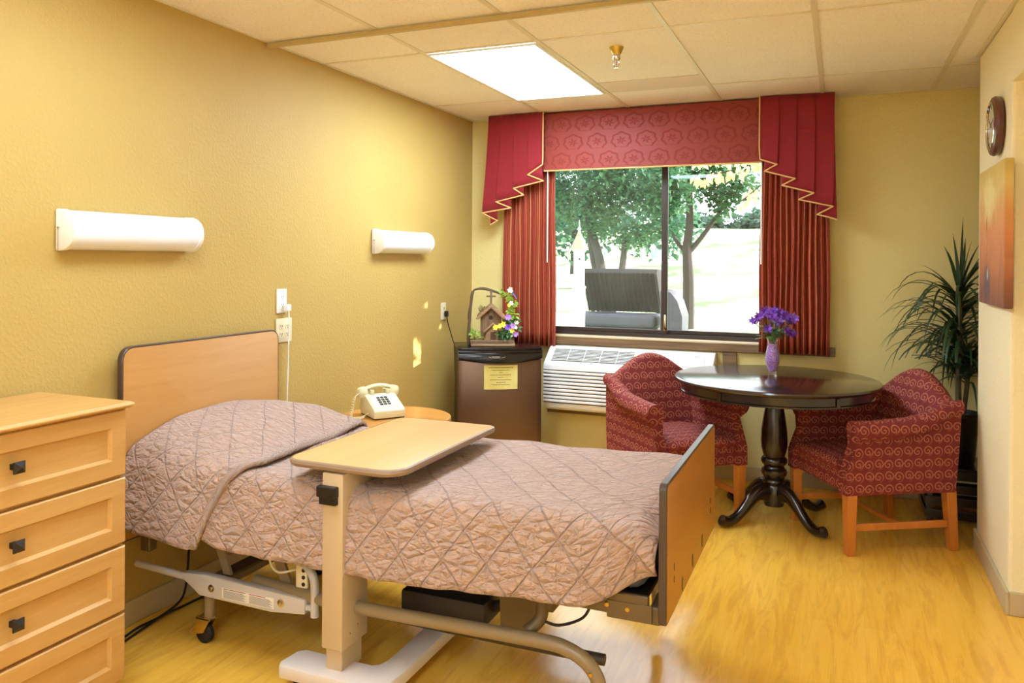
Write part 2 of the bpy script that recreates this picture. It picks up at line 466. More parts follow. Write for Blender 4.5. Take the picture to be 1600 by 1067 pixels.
# right wall: a block beside the alcove, header over a recessed doorway, far part behind the camera
b = B(); box(b, WR, XR2, YN, YF, 0, H, .012, 2); struct('wall_right', b, 'wall_right')
b = B(); box(b, WR, WR+.11, -2.65, YN, 2.163, H); struct('wall_right_header', b, 'wall_right')
b = B(); box(b, WR, XR2, YB, -2.65, 0, H); struct('wall_right_rear', b, 'wall_right')
b = B(); box(b, XR2, XR2+.1, YF-.01, .18, 0, H); struct('wall_alcove', b, 'wall_back')
b = B(); box(b, WR+.075, WR+.115, -2.64, YN-.002, .005, 2.16, .003, 1); d = struct('door_1', b, 'wall_right')
b = B(); lathe(b, [(.012,0),(.012,.04),(.026,.05),(.03,.065),(.02,.08),(0,.083)], 16); b.transform(Matrix.Translation((WR+.075,-2.5,1.0)) @ Matrix.Rotation(R(-90),4,'Y')); obj('door_handle', b, 'chrome', d)
# baseboards
def bboard(name, x0, x1, y0, y1): 
    b = B(); box(b, x0, x1, y0, y1, 0, .095, .004, 2); return struct(name, b, 'baseboard')
bboard('baseboard_back', .0, XR2, -.014, 0)
bboard('baseboard_left', 0, .014, YB, -.014)
bboard('baseboard_right', WR-.014, WR, YN-.014, YF+.01)
bboard('baseboard_doorway', WR-.0, WR+.074, YN-.014, YN)
# ceiling grid of metal tees
G = .6096; x0g = .609; yf = -.63
def tee(name, x0, x1, y0, y1, m='tbar', z=.006):
    b = B(); box(b, x0, x1, y0, y1, H-z, H+.001, .001, 1); return struct(name, b, m)
n = 1
for i in range(6):
    x = x0g+G*i
    if x < WR-.02 : tee('trim_%d' % n, x-.012, x+.012, YB, 0); n += 1
    else: tee('trim_%d' % n, x-.012, x+.012, YF, 0); n += 1
for k in range(6):
    y = yf-2*G*k
    tee('trim_%d' % n, 0, WR if k else XR2, y-.010, y+.010, z=.004); n += 1
for (a, c, d, e) in ((0,.02,YB,0), (0,XR2,-.02,0), (WR-.02,WR,YB,YF)):
    tee('trim_%d' % n, a, c, d, e, z=.004); n += 1
# pale replacement strip in the tile beside the sprinkler
b = B(); box(b, x0g+G+.014, x0g+2*G-.014, yf-.27, yf-.012, H-.0035, H+.001); o = struct('trim_%d' % n, b, plain('pale_ceiling_patch', (226,208,190), .8)); n += 1
# window sill, apron and the brown boards round the heater
b = B(); box(b, .60, 2.52, -.03, -.001, .835, .893, .003, 1); struct('trim_%d' % n, b, 'trimwood'); n += 1
b = B(); box(b, .60, 2.13, -.036, .075, .886, .899, .003, 1); struct('trim_%d' % n, b, plain('pale_sill', (206,186,150), .4)); n += 1  # one even tone, paler than the trim boards
b = B(); box(b, 1.835, 1.925, -.024, -.001, .30, .834, .003, 1); struct('trim_%d' % n, b, 'trimwood'); n += 1
b = B(); box(b, .615, 1.834, -.024, -.001, .345, .40, .003, 1); struct('trim_%d' % n, b, 'trimwood'); n += 1

# ------------------------------------------------------------------ window
b = B()
for a in ((wx0,wx1,.06,.13,.896,.925), (wx0,wx1,.06,.13,2.12,2.16), (wx0,wx0+.04,.06,.13,.925,2.12), (wx1-.04,wx1,.06,.13,.925,2.12)): box(b, *a, .003, 1)
win = struct('window_1', b, 'bronze')
def sash(x0, x1, y0, y1, gm):
    b = B(); w = .026
    for a in ((x0,x1,y0,y1,.926,.926+w), (x0,x1,y0,y1,2.12-w,2.12), (x0,x0+w,y0,y1,.926+w,2.12-w), (x1-w,x1,y0,y1,.926+w,2.12-w)): box(b, *a, .003, 1)
    s = obj('sash', b, 'bronze', win)
    b = B(); box(b, x0+w-.002, x1-w+.002, (y0+y1)/2-.002, (y0+y1)/2+.002, .926+w-.002, 2.12-w+.002); obj('pane', b, gm, s, smooth=False)
    return s
sash(wx0+.042, 1.452, .066, .090, 'glass_dusty')
s2 = sash(1.412, wx1-.042, .096, .122, 'glass')
b = B(); box(b, 1.428, 1.444, .052, .066, .95, 1.06, .004, 2); obj('latch', b, 'chrome', win)
b = B(); box(b, 1.41, 1.45, .061, .097, .926, 2.12, .002, 1); obj('mullion', b, 'bronze', win)

# ------------------------------------------------------------------ ceiling lights
def ceiling_light(x, y, label, mat='panel'):
    t = thing('ceiling_light', label, 'light', (x, y, H-.012), 0)
    b = B(); w, l = G/2-.012, G-.012
    for a in ((-w,w,-l,-l+.014,-.001,.008), (-w,w,l-.014,l,-.001,.008), (-w,-w+.014,-l+.014,l-.014,-.001,.008), (w-.014,w,-l+.014,l-.014,-.001,.008)): box(b, *a, .001, 1)
    obj('frame', b, 'white', t)
    b = B(); box(b, -w+.0141, w-.0141, -l+.0141, l-.0141, .001, .006); obj('diffuser', b, mat, t, smooth=False)
ceiling_light(x0g+G/2, yf-G, 'white rectangular flush ceiling light panel shining near the window valance')
ceiling_light(x0g+G/2, yf-5*G, 'rectangular flush ceiling light panel over the bed head and dresser', 'panel_dim')
ceiling_light(x0g+G*2.5, yf-9*G, 'rectangular flush ceiling light panel farther back in the room')

# privacy curtain track under the ceiling
b = B(); box(b, .003, WR-.003, -.011, .011, 0, .022, .003, 1); b.transform(Matrix.Translation((0,-2.29,H-.028)) )
o = obj('curtain_track', b, 'tbar_olive'); tag(o, 'olive beige metal track running across the ceiling tiles', 'curtain track')
t_ = o

# sprinkler
t = thing('fire_sprinkler', 'chrome pendant fire sprinkler hanging from a ceiling tile', 'sprinkler', (1.535,-1.605,H-.001))
b = B(); lathe(b, [(.0,0),(.034,0),(.033,-.006),(.022,-.030),(.021,-.034),(0,-.034)], 24); obj('escutcheon', b, 'brass', t)
b = B(); lathe(b, [(.0,-.033),(.018,-.033),(.019,-.055),(.015,-.062),(0,-.062)], 12); obj('body', b, 'chrome', t)
b = B()
for s in (-1,1): tube(b, spline([(s*.008,0,-.06),(s*.013,0,-.075),(s*.010,0,-.09),(0,0,-.098)],4), .0025, 6)
obj('frame_arms', b, 'chrome', t)
b = B(); tube(b, [(0,0,-.062),(0,0,-.094)], .0022, 6); obj('bulb', b, plain('red_glass', (170,60,50), .2), t)
b = B(); lathe(b, [(0,-.097),(.013,-.098),(.014,-.101),(0,-.103)], 16); obj('deflector', b, 'chrome', t)

# ------------------------------------------------------------------ sconces on the left wall, plus added fill fixtures
def sconce(y0, y1, zc, label):
    t = thing('wall_light', label, 'wall light', (0.001, (y0+y1)/2, zc), 0, None)
    L = (y1-y0)/2; r = .074; dep = .092
    def half(y, rr=r, dd=dep, k=14): return [(.004 + (dd-.004)*math.cos(a)**.8 if math.cos(a) > 0 else .004, y, rr*math.sin(a)) for a in [R(-90+180*i/k) for i in range(k+1)]]
    b = B(); loft(b, [half(-L+.018, r-.003, dep-.003), half(L-.018, r-.003, dep-.003)]); obj('diffuser', b, 'glasswhite', t)
    for s in (-1, 1):
        b = B(); a = s*L; c_ = s*(L-.022)
        loft(b, [half(a, r-.006, dep-.008), half(a-s*.004, r, dep), half(c_, r, dep)]); obj('end_cap', b, 'white', t)
    b = B(); box(b, 0, .005, -L+.004, L-.004, -.068, .068, .001, 1); obj('back_plate', b, 'darkmetal', t)
    b = B(); pts = [(.02, -L-.004, .004-.0052*i) for i in range(16)]
    for p in pts: sphere(b, p, .0022, n=6)
    tube(b, [(.02,-L+.004,.006),(.02,-L-.006,.006)], .004, 8); obj('pull_chain', b, 'chrome', t)
sconce(-3.39, -2.78, 1.523, 'long white half-round wall light nearer the dresser, above the headboard')
def fill_sconce(name, loc, rot, label):  # unseen fixtures added behind the camera as frontal and ceiling fill
    t = thing('wall_light', label, 'wall light', loc, rot)
    L = .32; k = 12
    def half(y): return [(.003+.09*max(0,math.cos(a)), y, .075*math.sin(a)) for a in [R(-90+180*i/k) for i in range(k+1)]]
    b = B(); loft(b, [half(-L), half(L)]); obj('diffuser', b, 'fill_acrylic', t)
    b = B(); box(b, 0, .0025, -L, L, -.078, .078); obj('back_plate', b, 'white', t)
fill_sconce('wall_light', (WR-.002,-6.4,1.60), PI, 'added half-round fill light on the right rear wall behind the viewer')
fill_sconce('wall_light', (1.6,YB+.002,1.53), PI/2, 'added half-round fill light on the far rear wall behind the viewer')
fill_sconce('wall_light', (.002,-6.2,1.53), 0, 'added half-round fill light on the left wall behind the viewer')
sconce(-1.37, -.755, 1.532, 'white half-round wall light farther from the camera, near the window corner')

# ------------------------------------------------------------------ outlets and cords
def outlet(y, z, w, h, label, mat, gangs=1, decora=False):
    t = thing('wall_outlet', label, 'outlet', (0.001, y, z))
    b = B(); box(b, 0, .006, -w/2, w/2, -h/2, h/2, .002, 2); obj('cover_plate', b, mat, t)
    for g in range(gangs):
        yc = (g-(gangs-1)/2)*.046
        if decora:
            b = B(); box(b, .006, .0085, yc-.017, yc+.017, -.034, .034, .001, 1); obj('receptacle', b, mat, t)
        for s in (-1,1):
            if not decora:
                b = B(); lathe(b, [(0,0),(.0165,0),(.0165,.002),(0,.0022)], 16); b.transform(Matrix.Translation((.006,yc,s*.0195)) @ Matrix.Rotation(R(90),4,'Y')); obj('receptacle', b, mat, t)
            b = B()
            for q in (-1,1): box(b, .008, .0094, yc+q*.006-.0013, yc+q*.006+.0013, s*.0195-.002, s*.0195+.006)
            box(b, .008, .0094, yc-.002, yc+.002, s*.0195-.010, s*.0195-.006); obj('slots', b, 'black', t)
    return t
outlet(-2.178, 1.218, .073, .118, 'white safety wall outlet with the call cord plugged in, topmost by the headboard', 'white', 1, True)
outlet(-2.160, 1.073, .118, .118, 'ivory four-socket wall outlet beside the headboard corner', 'offwhite', 2)
outlet(-.462, 1.070, .07, .118, 'ivory wall outlet with a black plug above the refrigerator', 'offwhite', 1)
t = thing('white_cord', 'thin white cord plugged into the upper outlet, hanging behind the headboard', 'cord', (.03,-2.15,1.19))
b = B(); box(b, .0105, .035, -2.172, -2.140, 1.168, 1.20, .004, 2); obj('plug', b, 'white', t, world=True)
b = B(); tube(b, spline([(.03,-2.155,1.17),(.03,-2.153,1.13),(.028,-2.150,1.06),(.026,-2.152,.93),(.026,-2.160,.7),(.024,-2.165,.42),(.022,-2.17,.30)],5), .0032, 8); obj('cable', b, 'white', t, world=True)
t = thing('black_cord', 'black power cord from the wall outlet down behind the refrigerator', 'cord', (.03,-.45,1.04))
b = B(); box(b, .0105, .034, -.462, -.434, 1.03, 1.072, .005, 2); obj('plug', b, 'black', t, world=True)
b = B(); tube(b, spline([(.026,-.448,1.032),(.026,-.43,.98),(.03,-.40,.92),(.035,-.375,.862),(.03,-.34,.80),(.03,-.32,.5)],5), .0034, 8); obj('cable', b, 'black', t, world=True)
b = B(); tube(b, spline([(.05,-2.81,.31),(.05,-2.815,.21),(.05,-2.83,.07),(.055,-2.87,.02),(.065,-2.98,.006),(.06,-3.08,.005),(.08,-3.2,.005),(.05,-3.35,.005)],6), .005, 8)
tube(b, spline([(.16,-2.62,.005),(.09,-2.75,.006),(.075,-2.88,.006),(.085,-2.98,.016),(.09,-3.1,.006),(.12,-3.25,.005)],6), .005, 8)
o = obj('power_cord', b, 'black'); tag(o, 'black power cords trailing on the floor along the wall under the bed', 'cord')

# ------------------------------------------------------------------ valance, drapes
t = thing('window_valance', 'red and rust pelmet valance with pleated side swags above the window', 'valance', (1.35,-.08,2.05))
b = B(); box(b, .215, 2.50, -.155, -.143, 2.053, 2.452, .004, 1); box(b, .215, .227, -.1425, -.003, 2.053, 2.452); box(b, 2.488, 2.50, -.1425, -.003, 2.053, 2.452); box(b, .2275, 2.4875, -.1425, -.003, 2.44, 2.452); obj('pelmet_board', b, 'damask', t, world=False)
pb = COL.objects['pelmet_board'] if 'pelmet_board' in COL.objects else None
pb.data.transform(Matrix.Translation((-1.35,.08,-2.05)))
b = B(); tube(b, [(.63,-.159,2.050),(2.085,-.159,2.050)], .0055, 8); obj('hem_piping', b, 'piping', t, world=True)
def jabot(top, bot, y0, dy, inner):
    # ribbon of overlapping pleats; bottom zigzags
    ys = [y0 + dy*i for i in range(len(top))]
    rings = []; K = 10
    for i, (tx, (bx, bz)) in enumerate(zip(top, bot)):
        rings.append([(tx+(bx-tx)*(k/K)**1.5, ys[i] - .012*math.sin(PI*k/K*.5)*(1 if i % 2 else 0), 2.457+(bz-2.457)*k/K) for k in range(K+1)])
    # subdivide between rings
    full = []
    for a, c in zip(rings[:-1], rings[1:]):
        for s in range(10): full.append([tuple(a[k][j]+(c[k][j]-a[k][j])*(s/10 if j == 1 else .5-.5*math.cos(PI*s/10)) for j in range(3)) for k in range(K+1)])
    full.append(rings[-1])
    b = B(); loft(b, full, closed=False, caps=False)
    o = obj('swag', b, 'crimson', t, world=True, auto=20)
    m = o.modifiers.new('thick', 'SOLIDIFY'); m.thickness = .0025; m.offset = 0
    b = B(); tube(b, [f[-1] for f in full], .005, 6)
    tube(b, [(inner, y0-.004, 2.457-.366*k/8) for k in range(8)] + [full[0][-1]], .0048, 6)
    obj('piping', b, 'piping', t, world=True)
tl = [.636,.522,.60,.411,.49,.311,.38,.208,.27,.212]
bl = [(.632,2.091),(.525,2.023),(.636,1.979),(.413,1.932),(.487,1.885),(.275,1.84),(.388,1.796),(.165,1.764),(.281,1.707),(.228,1.68)]
jabot(tl, bl, -.196, .004, .636)
tr = [2.074,2.189,2.115,2.29,2.225,2.397,2.33,2.506,2.45,2.505]
br = [(2.078,2.064),(2.18,2.028),(2.104,1.991),(2.285,1.937),(2.207,1.90),(2.393,1.847),(2.305,1.81),(2.502,1.763),(2.412,1.717),(2.524,1.685)]
jabot(tr, br, -.196, .004, 2.074)

def drape(x0, x1, z0, z1, yb, n, amp, label, flare=0):
    b = B(); K = 12; N = n*10; L = 0; rows = []
    xs = []; px = None
    for i in range(N+1):
        u = i/N; ph = u*n*2*PI
        x = x0+(x1-x0)*u; y = yb + amp*math.sin(ph) + amp*.25*math.sin(ph*2.3+1); xs.append((x, y, u))
    us = [0]
    for p, q in zip(xs[:-1], xs[1:]): us.append(us[-1]+math.hypot(q[0]-p[0], q[1]-p[1]))
    vs = []
    for k in range(K+1):
        z = z1+(z0-z1)*k/K
        vs.append([b.verts.new((x + flare*(u-.5)*k/K + .003*math.sin(9*u+k*.7), yb+(y-yb)*(.75+.25*k/K)+.002*math.sin(k*1.3+u*20), z + (.004*math.sin(u*n*PI) if k == K else 0))) for (x, y, u) in xs])
    uvl = b.loops.layers.uv.new('UVMap')
    for k in range(K):
        for i in range(N):
            f = b.faces.new((vs[k][i], vs[k][i+1], vs[k+1][i+1], vs[k+1][i]))
            for lp, (uu, vv) in zip(f.loops, ((us[i],k),(us[i+1],k),(us[i+1],k+1),(us[i],k+1))): lp[uvl].uv = (uu*1.0, vv*.1)
    o = obj('drape', b, 'stripe', auto=180)
    m = o.modifiers.new('thick', 'SOLIDIFY'); m.thickness = .0025; m.offset = 0
    tag(o, label, 'curtain', 'striped drapes at the window'); return o
d1 = drape(.30, .685, .822, 2.10, -.085, 11, .021, 'rust striped drape gathered at the left of the window, above the refrigerator', .03)
d2 = drape(2.075, 2.478, .848, 2.10, -.085, 12, .023, 'rust striped drape gathered at the right of the window, behind the vase', .02)
for x, zb, lab in ((.648,1.412,'thin white curtain wand hanging at the left drape'), (2.083,1.41,'thin white curtain wand hanging at the right drape')):
    b = B(); tube(b, [(x,-.134,zb),(x,-.134,2.055)], .0045, 8); o = obj('curtain_wand', b, 'white'); tag(o, lab, 'curtain wand', 'curtain wands')

# ------------------------------------------------------------------ wall air conditioner
t = thing('wall_air_conditioner', 'white wall air conditioner with louvred front under the window', 'air conditioner', (1.25,-.001,.40))
ax0, ax1, ay = .66, 1.80, -.235
prof = [(-.001,.402),(-.20,.402),(-.222,.415),(-.232,.45),(-.236,.70),(-.226,.728),(-.10,.822),(-.08,.826),(-.001,.826)]
b = B(); prism(b, prof, 'x', ax0, ax1, .010); obj('cabinet', b, 'white', t, world=True)
for k in range(9):
    z = .468+k*.0245
    b = B(); box(b, ax0+.004, ax1-.004, -.2435, -.2325, z-.0088, z+.0088, .004, 3); obj('louvre', b, 'white', t, world=True)
b = B()
for k in range(10):
    z = .468-.01225+k*.0245; box(b, ax0+.006, ax1-.006, -.2385, -.231, z-.0028, z+.0028)
obj('louvre_gap', b, plain('louvre_shadow_slot', (58,52,50), .6), t, world=True)
# slanted outlet grille
sl = math.atan2(.822-.728, .226-.10); Mg = Matrix.Translation((0,-.163,.7755)) @ Matrix.Rotation(sl,4,'X')
b = B(); box(b, ax0+.05, ax0+.62, -.062, .062, .0005, .0025, mat=Mg); obj('grille_recess', b, plain('grille_dark', (70,78,76), .5), t, world=True)
b = B()
for k in range(9): y = -.055+k*.0137; box(b, ax0+.05, ax0+.62, y-.0022, y+.0022, .002, .0065, .0005, 1, mat=Mg)
for k in range(6): x = ax0+.05+k*.114; box(b, x-.002, x+.002, -.062, .062, .002, .0075, mat=Mg)
obj('air_grille', b, 'white', t, world=True)
b = B(); box(b, ax1-.36, ax1-.06, -.055, .055, .001, .005, .0015, 1, mat=Mg); cd = obj('control_door', b, 'white', t, world=True)
b = B(); box(b, ax1-.13, ax1-.09, .038, .042, .005, .0056, mat=Mg); obj('brand_mark', b, 'darkmetal', cd, world=True)

# ------------------------------------------------------------------ refrigerator
fa = R(31); t = thing('refrigerator', 'compact steel-front refrigerator with black top, in the corner', 'refrigerator', (.262,-.74,0), fa)
W_ = .55; D_ = .38
b = B(); box(b, .004, W_-.004, .05, D_, .02, .845, .004, 1); obj('cabinet', b, plain('fridge_dark_side', (74,64,44), .5), t)
def bow(x): return -.035*math.cos((x/W_-.5)*PI*.96)
def curved(bm, x0, x1, z0, z1, off0, n=16, zc=None):
    front = [(x0+(x1-x0)*i/n, bow(x0+(x1-x0)*i/n)+off0) for i in range(n+1)]
    poly = front + [(x1, .048), (x0, .048)]
    prism(bm, poly, 'z', z0, z1, .004)
b = B(); curved(b, 0, W_, .03, .772, .012); dr = obj('door', b, 'steel', t)
# black handle band: lower edge sags at the middle
b = B(); n_ = 20; rings = []
for i in range(n_+1):
    x = W_*i/n_; yb = bow(x); sag = .035*math.sin(PI*i/n_); 
    rings.append([(x, .046, .838), (x, yb-.006, .838), (x, yb-.010, .828), (x, yb-.004, .820), (x, yb-.010, .81), (x, yb-.008, .785-sag*.8), (x, yb+.004, .778-sag*.8), (x, .046, .778)])
loft(b, rings); hb = obj('handle_band', b, 'blackgloss', t)
b = B(); box(b, .21, .265, bow(.26)-.0115, bow(.26)-.0085, .795, .801, .001, 1); tube(b, spline([(.19,bow(.2)-.011,.800),(.22,bow(.2)-.012,.792),(.28,bow(.26)-.012,.793),(.30,bow(.3)-.012,.800)],4), .0012, 5); obj('brand_mark', b, 'dullsilver', hb)
b = B(); box(b, -.002, W_+.002, .03, D_+.004, .838, .854, .005, 2); 
poly = [(W_*i/16, bow(W_*i/16)-.004) for i in range(17)] + [(W_, .05), (0, .05)]
prism(b, poly, 'z', .838, .854, .004); obj('top', b, 'blackgloss', t)
for x in (.04, W_-.04):
    for y in (.07, D_-.04): b = B(); lathe(b, [(.018,0),(.018,.022)], 12, (x,y)); obj('foot', b, 'black', t)
# note taped to the door
def on_door(x, z, o_=.0): return (x, bow(x)+.012-o_, z)
tn = thing('paper_note', 'laminated yellow paper note taped on the refrigerator door', 'note', (.262,-.74,0), fa)
b = B(); rr = []
nx0, nx1, nz0, nz1 = .165, .385, .585, .742
for o_ in (.0012, .0022): rr.append([on_door(nx0+(nx1-nx0)*i/8, z, o_) for z in (nz0, nz1) for i in (range(9) if z == nz0 else range(8,-1,-1))])
loft(b, rr)
def note():
    M = Mat('yellow_note_paper', (232,222,120), .25, coat=.6); n = M.noise(M.mapping(), 9, 2); M.set('Base Color', M.mix(n.ramp(.4,.6), lin((222,214,138)), lin((210,198,112)))); return M.m
sheet = obj('sheet', b, note(), tn)
b = B(); random.seed(3)
for k, (l, r_) in enumerate(((.03,.19),(.05,.17),(.10,.12),(.04,.18),(.09,.13),(.04,.18),(.08,.14),(.05,.17))):
    z = nz1-.016-k*.0158; x = nx0+l
    while x < nx0+r_:
        w = random.uniform(.006,.014); h = .0035 if k else .005
        rr = [[on_door(min(x+q*w, nx0+r_), z-h/2, o_) for q in (0,1)] + [on_door(min(x+q*w,nx0+r_), z+h/2, o_) for q in (1,0)] for o_ in (.0022,.0027)]
        loft(b, rr); x += w+.003
obj('writing', b, plain('note_ink', (70,64,40), .6), sheet)

# ------------------------------------------------------------------ birdhouse decoration on the refrigerator
ft = .855
t = thing('birdhouse_decoration', 'rustic wooden birdhouse with cross, vine arch and silk flowers on the refrigerator', 'decoration', (.40,-.50,ft), R(24))
b = B(); box(b, -.145, .145, -.075, .085, .0, .018, .003, 1); obj('base_plank', b, 'weathered_l', t)
b = B(); box(b, -.15, .14, -.07, .085, .0195, .040, .003, 1); obj('base_plank', b, 'weathered', t)
b = B(); prism(b, [(-.085,.04),(.055,.04),(.055,.20),(-.015,.262),(-.085,.20)], 'y', -.03, .07, .002); hs = obj('house_body', b, 'weathered', t)
b = B(); lathe(b, [(0,0),(.0145,0),(.0145,.003),(0,.003)], 20); b.transform(Matrix.Translation((-.015,-.0305,.188)) @ Matrix.Rotation(R(90),4,'X')); obj('entrance_hole', b, 'black', hs)
for s in (-1,1):
    b = B(); a = math.atan2(.062, .07)
    M_ = Matrix.Translation((-.015,.015,.272)) @ Matrix.Rotation(-s*a if s > 0 else a,4,'Y')
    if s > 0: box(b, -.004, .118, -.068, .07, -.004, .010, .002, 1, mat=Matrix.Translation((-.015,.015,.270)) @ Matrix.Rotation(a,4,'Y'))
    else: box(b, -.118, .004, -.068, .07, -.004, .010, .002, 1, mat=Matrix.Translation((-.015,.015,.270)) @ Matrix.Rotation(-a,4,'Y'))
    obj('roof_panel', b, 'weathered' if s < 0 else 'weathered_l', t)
b = B()
prism(b, [(-.118,.182),(-.100,.176),(-.015,.252),(.070,.176),(.088,.182),(-.015,.278)], 'y', -.058, -.052, .001); obj('gable_board', b, 'weathered_l', t)
b = B(); prism(b, [(-.05,.04),(.035,.04),(.035,.115),(-.0,.15),(-.05,.10)], 'y', -.052, -.031, .001); pc = obj('porch', b, 'weathered_l', t)
b = B(); prism(b, [(-.065,.098),(-.058,.090),(.0,.142),(.045,.10),(.052,.108),(.0,.156)], 'y', -.066, -.031, .001); obj('porch_roof', b, 'weathered_l', pc)
b = B(); box(b, -.018, .020, -.0545, -.0525, .045, .093, .001, 1); obj('porch_door', b, wood('porch_door_wood', (110,66,44),(80,48,34),'z',30,.8,0), pc)
b = B(); box(b, -.022, -.008, .008, .018, .268, .362, .001, 1); box(b, -.047, .017, .006, .016, .322, .334, .001, 1); obj('cross', b, 'weathered', t)
b = B(); tube(b, spline([(-.165,.02,.0),(-.168,.025,.06),(-.158,.03,.18),(-.150,.03,.28),(-.138,.03,.355),(-.11,.03,.375),(-.06,.03,.375),(.0,.03,.36),(.05,.03,.345),(.09,.025,.33),(.115,.02,.30),(.12,.01,.24),(.105,0,.12),(.10,0,.05)],5), [ .010]*21+[.007]*20+[.005]*25, 7)
tube(b, spline([(-.158,.035,.0),(-.155,.028,.10),(-.167,.034,.20),(-.146,.026,.30),(-.13,.04,.365),(-.06,.036,.382),(.04,.036,.35)],5), .006, 6); obj('vine_arch', b, 'vine', t)
random.seed(11)
def sprig(b, c, n, L, spread, up=.3):
    for _ in range(n):
        d = Vector((random.gauss(0,1), random.gauss(0,1)*.7-.3, random.gauss(0,1)*.8+up)).normalized()
        p = Vector(c) + Vector((random.uniform(-1,1)*spread, random.uniform(-1,.4)*spread*.6, random.uniform(-1,1)*spread))
        leafquad(b, p, d, Vector((random.random(),-1,random.random())), L*random.uniform(.7,1.2), L*.45)
b = B()
for c, n_, sp in (((.06,.01,.345),14,.018),((.10,.0,.325),16,.02),((.118,0,.29),18,.022),((.125,0,.255),14,.02),((.118,-.01,.225),16,.02),((.135,-.02,.20),12,.02),((-.115,-.02,.07),14,.02),((-.13,-.02,.095),10,.02),((-.10,-.03,.055),6,.012)): sprig(b, c, n_, .034, sp)
obj('lime_leaves', b, 'leaf_lime', t)
b = B()
for c, n_, sp in (((.085,-.03,.10),44,.045),((.125,-.02,.15),34,.035),((.07,-.045,.06),24,.03),((.14,-.02,.10),20,.03)): sprig(b, c, n_, .042, sp)
obj('green_leaves', b, 'leaf_green', t)
b = B(); sprig(b, (-.12,-.03,.045), 50, .016, .03); sprig(b, (-.07,-.05,.045), 30, .014, .02); obj('moss', b, 'moss', t)
b = B(); sprig(b, (-.075,.0,.238), 70, .020, .018, .8); obj('moss', b, 'moss', t)
def bloom(name, c, r, mat, n=5, parent=None, face=Vector((0,-1,.25)), cup=.3, mat2='petal_yellow'):
    b = B(); f = face.normalized(); s = f.cross(Vector((0,0,1))).normalized(); u = s.cross(f)
    for k in range(n):
        a = 2*PI*k/n + random.random()*.4; d = s*math.cos(a)+u*math.sin(a)+f*cup
        leafquad(b, Vector(c), d, f, r, r*.85, .1, .15)
    o = obj(name, b, mat, parent); return o
for c, r_, m in (((.015,-.075,.125),.022,'petal_yellow'),((.045,-.07,.135),.02,'petal_yellow'),((.065,-.075,.145),.024,'petal_yellow'),((.098,-.075,.128),.026,'petal_purple'),((.128,-.07,.135),.024,'petal_mauve'),((.125,-.07,.105),.02,'petal_yellow'),
                 ((.10,-.04,.19),.026,'petal_mauve'),((.15,-.05,.078),.022,'petal_mauve'),((.15,-.05,.125),.016,'petal_cream'),((.155,-.04,.155),.018,'petal_cream'),((.112,-.02,.37),.024,'petal_cream'),((.12,-.03,.285),.018,'petal_cream'),((.105,-.03,.27),.016,'petal_yellow')):
    bloom('silk_flower', c, r_, m, 6, t)
b = B(); tube(b, [(.13,-.02,.35),(.155,-.03,.315)], [.005,.002], 6); sphere(b, (.128,-.018,.352), .008, n=8); obj('blue_bird', b, plain('blue_feather', (90,120,190), .6), t)

# ------------------------------------------------------------------ nightstand + phone
nc = (.440,-1.83); nz = .622; nr = .285
t = thing('nightstand', 'round-topped amber wood nightstand between bed and refrigerator', 'nightstand', (nc[0],nc[1],0))
b = B(); lathe(b, [(0,nz-.02),(nr-.006,nz-.02),(nr-.004,nz),(0,nz)], 56); obj('top', b, 'nswood', t)
b = B(); lathe(b, [(nr-.006,nz-.036),(nr+.003,nz-.036),(nr+.006,nz-.018),(nr+.003,nz-.002),(nr-.004,nz-.001)], 56, cap=False); lathe(b, [(0,nz-.036),(nr-.006,nz-.036)],56, cap=False); obj('rim', b, 'headwood', t)
b = B(); box(b, -.19, .19, -.17, .17, .06, nz-.036, .006, 1); cb = obj('cabinet', b, 'nswood', t)
b = B(); box(b, -.185, .185, -.188, -.1705, .40, nz-.045, .004, 1); dd = obj('drawer', b, 'nswood', t)
b = B(); sphere(b, (0,-.20,.49), .014); obj('knob', b, 'darkmetal', dd)
b = B(); box(b, -.185, .185, -.188, -.1705, .075, .39, .004, 1); dd = obj('door', b, 'nswood', t)
b = B(); sphere(b, (.14,-.20,.30), .014); obj('knob', b, 'darkmetal', dd)
for x in (-.16,.16):
    for y in (-.14,.14): b = B(); box(b, x-.02, x+.02, y-.02, y+.02, 0, .061); obj('foot', b, 'nswood', t)
# telephone (front faces local -y)
t = thing('telephone', 'ivory push-button desk telephone on the round nightstand', 'telephone', (.372,-1.835,nz+.001), R(53))
side = [(-.105,.004),(-.105,.042),(-.092,.052),(.035,.105),(.050,.108),(.062,.090),(.095,.078),(.105,.055),(.105,.004)]
b = B(); prism(b, side, 'x', -.083, .083, .006); body = obj('body', b, 'phone', t)
b = B(); box(b, -.080, .080, -.10, .10, 0, .005, .001, 1); obj('base_pad', b, 'black', t)
sl = math.atan2(.053,.127); Mk = Matrix.Translation((0,-.028,.0795)) @ Matrix.Rotation(sl,4,'X')
b = B(); box(b, -.066, .066, -.060, .058, -.001, .0012, .0005, 1, mat=Mk); obj('faceplate', b, plain('phone_faceplate', (232,226,200), .3), t)
for r_ in range(4):
    for c_ in range(3):
        b = B(); x = -.006+(c_-1)*.021; y = .028-r_*.0205
        box(b, x-.0082, x+.0082, y-.0065, y+.0065, .001, .006, .0015, 1, mat=Mk); kk = obj('key', b, plain('key_grey', (66,68,74), .4) if (r_ == 0 and c_ == 0) else bpy.data.materials['key_grey'], t)
for s in (-1,1):
    b = B(); box(b, s*.042-.010, s*.042+.010, .030, .050, .10, .128, .004, 2); box(b, s*.042-.010, s*.042+.010, .082, .098, .07, .125, .004, 2); obj('cradle_prong', b, 'phone', t)
b = B(); hz = .132
